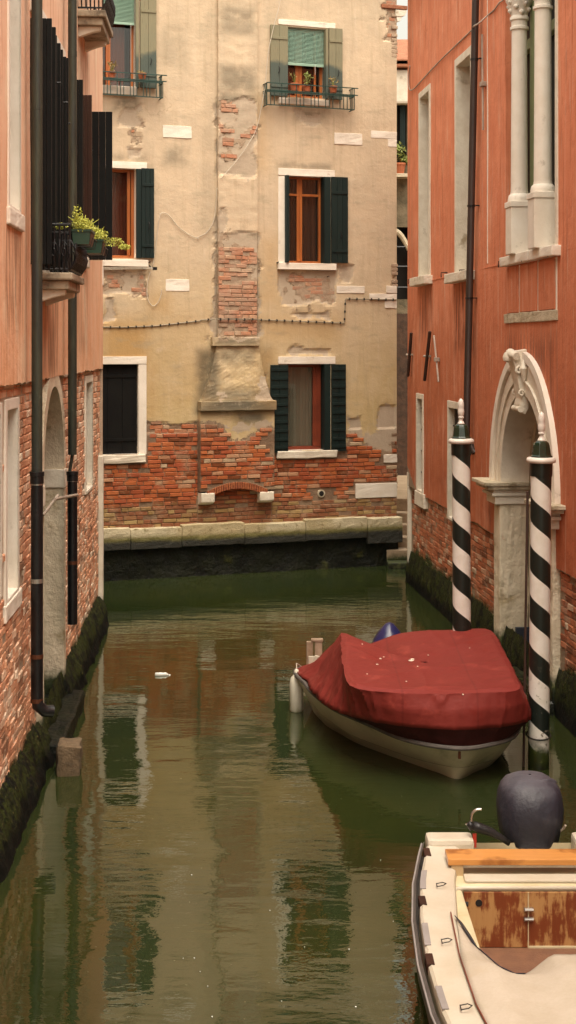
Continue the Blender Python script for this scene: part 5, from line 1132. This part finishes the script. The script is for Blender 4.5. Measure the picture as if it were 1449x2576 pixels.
rid = [(.48,15.28,.62),(.545,15.0,.93),(.525,14.3,.91),(.52,13.66,.87),(.58,13.06,.83),(.96,12.93,.805),(1.39,12.88,.81),(1.73,12.87,.82),(2.03,12.90,.835),(2.09,13.2,.855),(2.11,14.2,.91),(2.09,15.02,.955),(1.75,15.12,.94),(1.15,15.10,.90)]
def inner(k, dz): return [(1.32+(a-1.32)*k, 14.0+(b-14.0)*k, c*k+.88*(1-k)+dz) for a, b, c in rid]
loops = [tuck, [tuple(Vector(a).lerp(Vector(b), .5)+Vector((0,0,-.0))) for a, b in zip(tuck, hem)], hem, mid, [tuple(Vector(a).lerp(Vector(b), .85)+Vector((0,0,.0))) for a, b in zip(mid, rid)], rid, inner(.93, .012), inner(.8, .0), inner(.6, -.015), inner(.4, -.03), inner(.2, -.035), inner(.02, -.035)]
NP = 320; mb = MB(); rows = []
sub = []
for a, b in zip(loops, loops[1:]):
    for k in range(4): sub.append([tuple(Vector(p).lerp(Vector(q_), k/4)) for p, q_ in zip(a, b)])
sub.append(loops[-1])
for li, l in enumerate(sub):
    pts = resample(l, NP); row = []
    f = li/(len(sub)-1)
    for i, p in enumerate(pts):
        ang = i/NP*2*math.pi
        if f < .5:                      # hanging folds on the skirt
            k = math.sin(f/.5*math.pi)**.8
            rg_ = 1-abs(noise.noise(Vector((p.x*6.5, p.y*6.5, p.z*.8+4)))); fold = .030*k*(rg_**8-.3)+.016*k*noise.noise(Vector((p.x*5.5, p.y*5.5, p.z*1.5)))+.010*k*noise.noise(Vector((p.x*15, p.y*15, p.z*3)))
            d = Vector((p.x-1.32, p.y-14.2, 0)).normalized(); p = p+d*fold
            if p.y > 13.7 and p.x < .75: p = p+Vector((-.03*k*noise.noise(Vector((p.y*5, 3, p.z))), 0, 0))
        else:
            g_ = math.hypot((p.x-1.05)*1.0, (p.y-14.05)*.55)
            rg_ = 1-abs(noise.noise(Vector((p.x*1.3+p.y*.5, p.y*.7, 8)))); rg2 = 1-abs(noise.noise(Vector((p.x*.6-p.y*1.1, p.y*1.3, 1))))
            p = p+Vector((0,0,.013*rg_**14+.010*rg2**16+.014*noise.noise(Vector((p.x*1.5, p.y*1.1, 3)))+.003*noise.noise(Vector((p.x*4, p.y*3, 3)))-.045*math.exp(-((p.x-.95)/.16)**2-((p.y-14.15)/.28)**2)-.012*math.exp(-((p.x-1.0)/.35)**2-((p.y-15.0)/.35)**2)))
        row.append(tuple(p-BO))
    rows.append(row)
NT_ = 8
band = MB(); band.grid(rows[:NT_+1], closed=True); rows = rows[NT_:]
mb.grid(rows, closed=True); cover_tree = BVHTree.FromPolygons([Vector(p) for p in mb.v], mb.f)
cv = mb.build('boat_cover', M['red'], None, smooth=True, solid=.006); cv.location = BO
tag(cv, 'large red canvas cover draped over the moored motorboat, with a few bird droppings', 'boat cover')
M['red_shade'] = pm('red_canvas_painted_shade', (.035,.007,.006), (.05,.010,.008), rough=.8, spec=.2)  # tucked underside of the red cover, its shade painted in as darker red
band.build('shaded_tuck', M['red_shade'], cv, smooth='all')
mb = MB(); rnd = random.Random(2)       # droppings
for uvp, s_ in ((z8(655,292),.03),(z8(662,285),.02),(z8(508,283),.014),(z8(524,275),.01),(z8(492,311),.012),(z8(737,266),.01),(z8(420,213),.008),(z8(443,357),.008),(z8(632,393),.008),(z8(686,320),.008),(z8(937,232),.008),(z8(905,455),.008)):
    dr = Vector(((uvp[0]-CX)/F, 1, -(uvp[1]-HZ)/F)).normalized(); hq = cover_tree.ray_cast(Vector((0,0,H))-BO, dr)[0]
    if hq is None: continue
    q = hq
    mb.lathe((q.x, q.y, q.z-.0), [(s_*.9,-.004),(s_*1.0,.003),(s_*.5,.006)], 7, rnd.random())
o = mb.build('droppings', pm('chalky_droppings', (.7,.62,.5), rough=.9), cv)
# blue engine cover behind
root = empty('outboard_motor', (1.13, 16.15, 0)); tag(root, 'outboard motor under a dark blue hood, peeping up behind the red boat cover', 'outboard motor')
mb = MB(); mb.lathe((0,0,.42), [(.10,0),(.22,.05),(.23,.12),(.20,.20),(.13,.30),(.05,.385),(.01,.40)], 6, .5); mb.build('cowl', M['blue'], root, smooth='all'); 
MB().box(-.05, .05, -.15, .05, -.3, .45).build('leg', M['iron'], root, bevel=.02)
# fender
fx, fy, _ = atz((746, 1792), 0); root = empty('fender', (fx, fy+.05, 0)); tag(root, 'white cylindrical fender hanging from the stern of the red covered boat', 'fender')
MB().lathe((0,0,0), [(.01,-.03),(.05,-.02),(.072,.02),(.073,.30),(.06,.36),(.03,.39),(.022,.40),(.022,.44),(.005,.45)], 20).build('body', M['fender'], root, smooth='all')
MB().tube([(0,0,.44),(.0,.05,.5),(.06,.15,.44)], .007, 5).build('rope', M['greyiron'], root)

# ------------------------------------------------------------ near white boat
nb = empty('white_motorboat', (1.6, 8.5, 0)); tag(nb, 'white open motorboat with weathered wooden lockers at the bottom right, stern away from us', 'boat')
NO = Vector((1.6, 8.5, 0)); ys = [9.95, 9.7, 9.2, 8.6, 8.0, 7.4, 6.8, 6.2, 5.7, 5.3]
hb_ = {9.95:.64, 9.7:.685, 9.2:.765, 8.6:.82, 8.0:.84, 7.4:.825, 6.8:.76, 6.2:.60, 5.7:.38, 5.3:.08}
def side_pts(off, z): return [(-(hb_[y]+off), y-8.5, z) for y in ys]
zg = .52
mb = MB(); rows = []
for y in ys:
    h_ = hb_[y]; yy = y-8.5
    prof = [(-h_,zg-.03),(-h_,zg-.12),(-h_*.97,.30),(-h_*.90,.10),(-h_*.70,-.15)]
    rows.append([(a, yy, b) for a, b in prof]+[(-a, yy, b) for a, b in reversed(prof)])
mb.grid(rows); mb.add([rows[0][i] for i in range(10)], [tuple(range(10))])
mb.build('hull', M['deck_y'], nb, smooth=True)
mb = MB(); rows = []                    # side decks with a rounded lip
for sg in (-1, 1):
    rows = []
    for y in ys:
        h_ = hb_[y]; yy = y-8.5; wi = max(h_-.22, .02)
        rows.append([(sg*a, yy, b) for a, b in ((h_+.0,zg-.03),(h_-.004,zg-.005),(h_-.02,zg+.008),(h_-.05,zg+.004),(wi+.02,zg+.004),(wi,zg-.01),(wi-.01,zg-.05),(wi-.02,.14))])
    mb.grid(rows)
o = mb.build('side_deck', M['deck'], nb, smooth=True)
mb = MB(); pts = [(-(hb_[y]+.022), y-8.5, zg-.05) for y in ys]; rows = []
for sg in (-1, 1): mb.grid([[(sg*(-p[0]) if sg > 0 else p[0], p[1], zg-.02), (sg*(abs(p[0])+.02), p[1], zg-.04), (sg*(abs(p[0])+.02), p[1], zg-.12), (sg*(abs(p[0])-.02), p[1], zg-.14)] for p in pts])
mb.build('rub_rail', M['rubber'], nb, smooth=True)
mb = MB(); pts = [(-(hb_[y]+.044), y-8.5, zg-.035) for y in ys]; mb.tube(pts, .006, 6); mb.build('rail_edge', M['rubberpad'], nb)
# stern corners, motor well
for sg in (-1, 1):
    a, b = sorted((sg*.66, sg*.34)); MB().box(a, b, 1.28, 1.47, .1, zg+.045).build('stern_block', M['deck'], nb, bevel=.03)
MB().box(-.6, .6, 1.15, 1.30, .05, zg-.08).build('transom', M['deck_y'], nb, bevel=.015)
py0, py1 = 9.36-8.5, 9.56-8.5; px0 = atz(zn(385, 870), .58)[0]-1.6
MB().box(px0, .62, py0, py1, .545, .585).build('seat_plank', M['plank'], nb, bevel=.006)
mb = MB(); mb.box(px0+.02, px0+.10, py0+.01, py0+.10, .47, .544); mb.build('plank_block', pm('pale_block', (.50,.36,.20), (.42,.28,.14)), nb, bevel=.003)
mb = MB(); mb.box(px0+.10, .62, py0+.02, py0+.06, .525, .544); mb.build('plank_batten', M['deck'], nb)
MB().box(-.56, .56, .70, 1.16, .05, .475).build('stern_bench', M['deck_y'], nb, bevel=.025)
MB().box(-.47, .56, .74, .86, .476, .495).build('bench_lid', M['deck'], nb, bevel=.012)
mb = MB(); mb.tube([(-.57,.42,.46),(-.565,.60,.465),(-.54,.66,.468),(-.48,.672,.47),(.58,.672,.47)], .014, 8); mb.build('coaming', M['deck'], nb, smooth='all')
pyb = 9.16-8.5
MB().box(-.49, .60, pyb-.004, pyb+.02, .10, .45).build('locker_front', M['ply'], nb, bevel=.004)
xj = atz(zn(1070, 1400), .3)[0]-1.6
mb = MB(); mb.box(xj-.003, xj+.003, pyb-.009, pyb-.003, .10, .45); mb.box(xj, .6, pyb-.014, pyb-.003, .10, .112); mb.build('locker_seam', M['deck_y'], nb)
mb = MB()
for zz in (.345, .285): mb.tube([(xj-.025,pyb-.02,zz),(xj+.03,pyb-.02,zz)], .012, 8); mb.box(xj-.03, xj+.03, pyb-.02, pyb-.009, zz-.012, zz+.012)
mb.build('hinge', M['chrome'], nb)
q = Vector(aty(zn(650,1262), 9.15))-NO; MB().tube([(q.x,pyb+.0,q.z),(q.x,pyb-.008,q.z)], .022, 16).build('vent_hole', M['room'], nb)
q = Vector(aty(zn(530,1250), 9.15))-NO; mb = MB(); mb.tube([(q.x-.03,pyb-.0,q.z),(q.x-.02,pyb-.04,q.z),(q.x+.02,pyb-.05,q.z)], .016, 8); mb.build('valve', M['iron'], nb)
MB().box(-.8, .8, -2.6, pyb-.006, .05, .10).build('sole', M['floor'], nb)
MB().box(-.585, -.50, -.8, 1.1, .10, .465).build('inner_side', M['deck_y'], nb, bevel=.02)
# grey pads and brown notches on the deck edge
for v0, v1 in ((1005,1155),(1440,1620),(1960,2150)):
    a = atz(zn(230, v0), zg)[1]; b = atz(zn(230, v1), zg)[1]
    def hbw(y):
        for i in range(len(ys)-1):
            if ys[i+1] <= y <= ys[i]: t = (ys[i]-y)/(ys[i]-ys[i+1]); return hb_[ys[i]]*(1-t)+hb_[ys[i+1]]*t
    mb = MB(); mb.grid([[(-(hbw(y)-.004), y-8.5, zg+.012), (-(hbw(y)-.04), y-8.5, zg+.014)] for y in (a, (a+b)/2, b)]); mb.build('deck_pad', M['rubberpad'], nb, solid=.004)
for v0, v1 in ((820,880),(1215,1285),(1690,1780)):
    a = atz(zn(230, v0), zg)[1]; b = atz(zn(230, v1), zg)[1]; mb = MB(); h0 = hbw((a+b)/2); mb.box(-h0-.004, -h0+.04, b-8.5, a-8.5, zg-.05, zg+.013); mb.build('rail_notch', M['brownleaf'], nb, bevel=.004)
for x_, v_ in ((340,1112),(385,1575),(545,2120)):
    q = Vector(atz(zn(x_, v_), zg+.02))-NO; mb = MB(); mb.tube([(q.x-.028,q.y+.025,q.z),(q.x+.01,q.y+.025,q.z+.008),(q.x+.03,q.y,q.z+.01),(q.x+.01,q.y-.025,q.z+.008),(q.x-.028,q.y-.025,q.z)], .003, 6); mb.tube([(q.x-.028,q.y+.03,q.z),(q.x-.028,q.y-.03,q.z)], .003, 5); mb.build('deck_ring', M['clip'], nb)
# cream tarpaulin
edge = [(a_, b_-8.5, c_) for a_, b_, c_ in ((-.645,8.42,.535),(-.62,8.54,.54),(-.55,8.24,.50),(-.42,8.10,.43),(-.33,8.11,.385),(-.27,8.11,.385),(-.15,7.97,.55),(-.02,7.94,.57),(.2,7.94,.58),(.45,7.98,.58),(.62,8.0,.58))]
def hbi(y): return hbw(max(5.31, min(9.94, y)))
mb = MB(); rows = []; NXn = 44; NYn = 60
epts = [Vector(p) for p in edge]
def edge_at(x):
    best = epts[1]
    for a, b in zip(epts[1:], epts[2:]):
        if a.x <= x <= b.x: t = (x-a.x)/(b.x-a.x); return a.lerp(b, t)
    return epts[1] if x < epts[1].x else epts[-1]
for i in range(NXn+1):
    t = i/NXn; row = []
    for j in range(NYn+1):
        s_ = j/NYn
        xe = -.61+1.22*t; e = edge_at(xe); yend = 5.6-8.5
        yy = e.y+(yend-e.y)*s_; hw_ = max(hbi(yy+8.5)-.185, .05); xx = xe/.61*(.61*(1-min(1,s_*5))+hw_*min(1,s_*5))
        edgeside = 1-min(1, (1-abs(xx)/hw_)*4.5) if hw_ > 0 else 1
        base = .60-.03*s_; sag = .12*math.exp(-((xx+.32)/.16)**2)*math.exp(-s_*5); hump = .05*math.exp(-((xx-.1)/.3)**2)
        z = (base-sag+hump*.6)*(1-edgeside)+.54*edgeside; z = e.z+(z-e.z)*min(1, s_*7)
        z += .008*noise.noise(Vector((xx*4, yy*3, 0)))+.004*noise.noise(Vector((xx*11, yy*9, 0)))
        row.append((xx, yy, z))
    rows.append(row)
mb.grid(rows); tp = mb.build('tarpaulin', M['tarp'], None, smooth='all', solid=.006); tp.location = NO; tag(tp, 'cream canvas tarpaulin laced over the forward part of the white motorboat', 'tarpaulin')
mb = MB(); q0, q1 = [], []
for p in epts[1:6]: q0.append((p.x, p.y+.004, p.z+.003)); q1.append((p.x+.05, p.y+.055, p.z-.06))
mb.grid([[a, b] for a, b in zip(q0, q1)]); mb.build('tarpaulin_hem', M['tarp_b'], tp, smooth='all', solid=.004)
mb = MB(); pts = []
for k in range(24): yy = .10-k*.085; pts.append((-(hbi(yy+8.5)-.185), yy, .542))
mb.tube(smooth_path(pts, 3), .004, 6); mb.build('lacing', M['wood_dk'], tp)

# outboard of the near boat
mo = empty('outboard_motor', (1.69, 10.12, 0)); tag(mo, 'outboard motor in a pale-topped navy cloth hood on the stern of the white motorboat', 'outboard motor')
mb = MB(); n = 48; rows = []
for rx, ry, z, dx, dy in ((.085,.10,.375,.02,-.02),(.14,.16,.405,.01,0),(.19,.20,.46,.0,.0),(.215,.235,.53,-.005,.02),(.226,.26,.61,.0,.03),(.229,.265,.69,.003,.04),(.224,.26,.755,.005,.05),(.208,.245,.805,.006,.06),(.175,.21,.845,.008,.065),(.12,.15,.873,.01,.07),(.06,.08,.885,.01,.075),(.01,.01,.888,.01,.075)):
    row = []
    for k in range(n):
        a = 2*math.pi*k/n; x = rx*math.copysign(abs(math.cos(a))**.85, math.cos(a)); y = ry*math.copysign(abs(math.sin(a))**.85, math.sin(a))
        f = 1+.05*noise.noise(Vector((math.cos(a)*2.2, math.sin(a)*2.2, z*6)))+.02*noise.noise(Vector((math.cos(a)*6, math.sin(a)*6, z*20)))
        crease = .012*math.exp(-((z-.80-.08*math.cos(a+.6))/.02)**2)
        row.append((dx+x*(f-crease*3), dy+y*(f-crease*3), z))
    rows.append(row)
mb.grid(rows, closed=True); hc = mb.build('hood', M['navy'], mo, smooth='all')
mb = MB(); rows = []
for i in range(15):                    # raised handle bulge on top
    t = i/14; rows.append([(.03+.16*t+.045*math.sin(b)*math.sin(math.pi*t)**.5, -.09+.16*t, .835+.05*math.cos(b)*math.sin(math.pi*t)**.5-.015*abs(t-.5)) for b in [-1.4+2.8*k/8 for k in range(9)]])
mb.grid(rows); mb.build('top_fold', M['navy'], hc, smooth='all')
mb = MB(); mb.tube([(.17+.05*math.cos(t*.6),-.14+.02*t,.60-.028*t) for t in range(7)]+[(.05,-.17,.44),(-.04,-.18,.42)], .008, 6); mb.build('drawcord', M['greyiron'], hc)
mb = MB(); mb.box(-.07, .09, -.06, .14, -.5, .40); mb.build('leg', M['iron'], mo, bevel=.03)
mb = MB(); mb.box(-.12, .12, -.30, -.10, .30, .42); mb.build('mount', M['chrome'], mo, bevel=.01)
def NP_(x, y, d=9.85): return tuple(Vector(aty(zn(x, y), d))-Vector((1.69, 10.12, 0)))
mb = MB(); mb.tube([NP_(900,770), NP_(830,720), NP_(740,670), NP_(650,640), NP_(600,620)], [.02,.022,.03,.035,.03], 8); mb.tube([NP_(600,640), NP_(560,600)], [.03,.018], 8)
mb.build('tiller', M['iron'], mo, smooth='all')
mb = MB(); mb.tube(smooth_path([NP_(590,590), NP_(588,550), NP_(600,515), NP_(630,492), NP_(672,488)]), .010, 6); 
mb.build('throttle_lever', M['chrome'], mo, smooth='all'); MB().tube([NP_(540,605), NP_(585,635)], .007, 5).build('lever_tip', M['chrome'], mo); MB().tube([NP_(810,690), NP_(820,715)], .012, 6).build('bolt', M['chrome'], mo)
MB().box(NP_(597,0)[0], NP_(628,0)[0], -.28, -.27, NP_(0,800)[2], NP_(0,685)[2]).build('kill_cord', M['redstrap'], mo)

# ------------------------------------------------------------ floating bottle
bx_, by_, _ = atz((408, 1699), 0); root = empty('plastic_bottle', (bx_, by_, .01), math.radians(5)); tag(root, 'white plastic bottle floating alone in the middle of the canal', 'bottle')
mb = MB(); mb.tube([(-.085,0,0),(-.08,0,0),(-.02,0,.0),(.0,0,0),(.01,0,0),(.04,0,0),(.06,0,-.004),(.075,0,-.008)], [.012,.026,.027,.025,.022,.026,.018,.010], 12); mb.build('body', M['plastic'], root, smooth='all'); MB().tube([(.075,0,-.008),(.095,0,-.012)], .012, 10).build('cap', M['plastic'], root)
mb = MB(); rnd = random.Random(21)
for k in range(14):
    u = rnd.uniform(380, 1040); v = rnd.uniform(1700, 2560) if rnd.random() < .5 else rnd.uniform(2150, 2560); q = atz((u, v), .002); s_ = rnd.uniform(.002,.006)
    mb.lathe(q, [(s_,0),(s_*.8,.003),(s_*.2,.005)], 6)
tag(mb.build('surface_scum', M['plastic'], None), 'pale specks of froth and petals scattered over the water', kind='stuff')
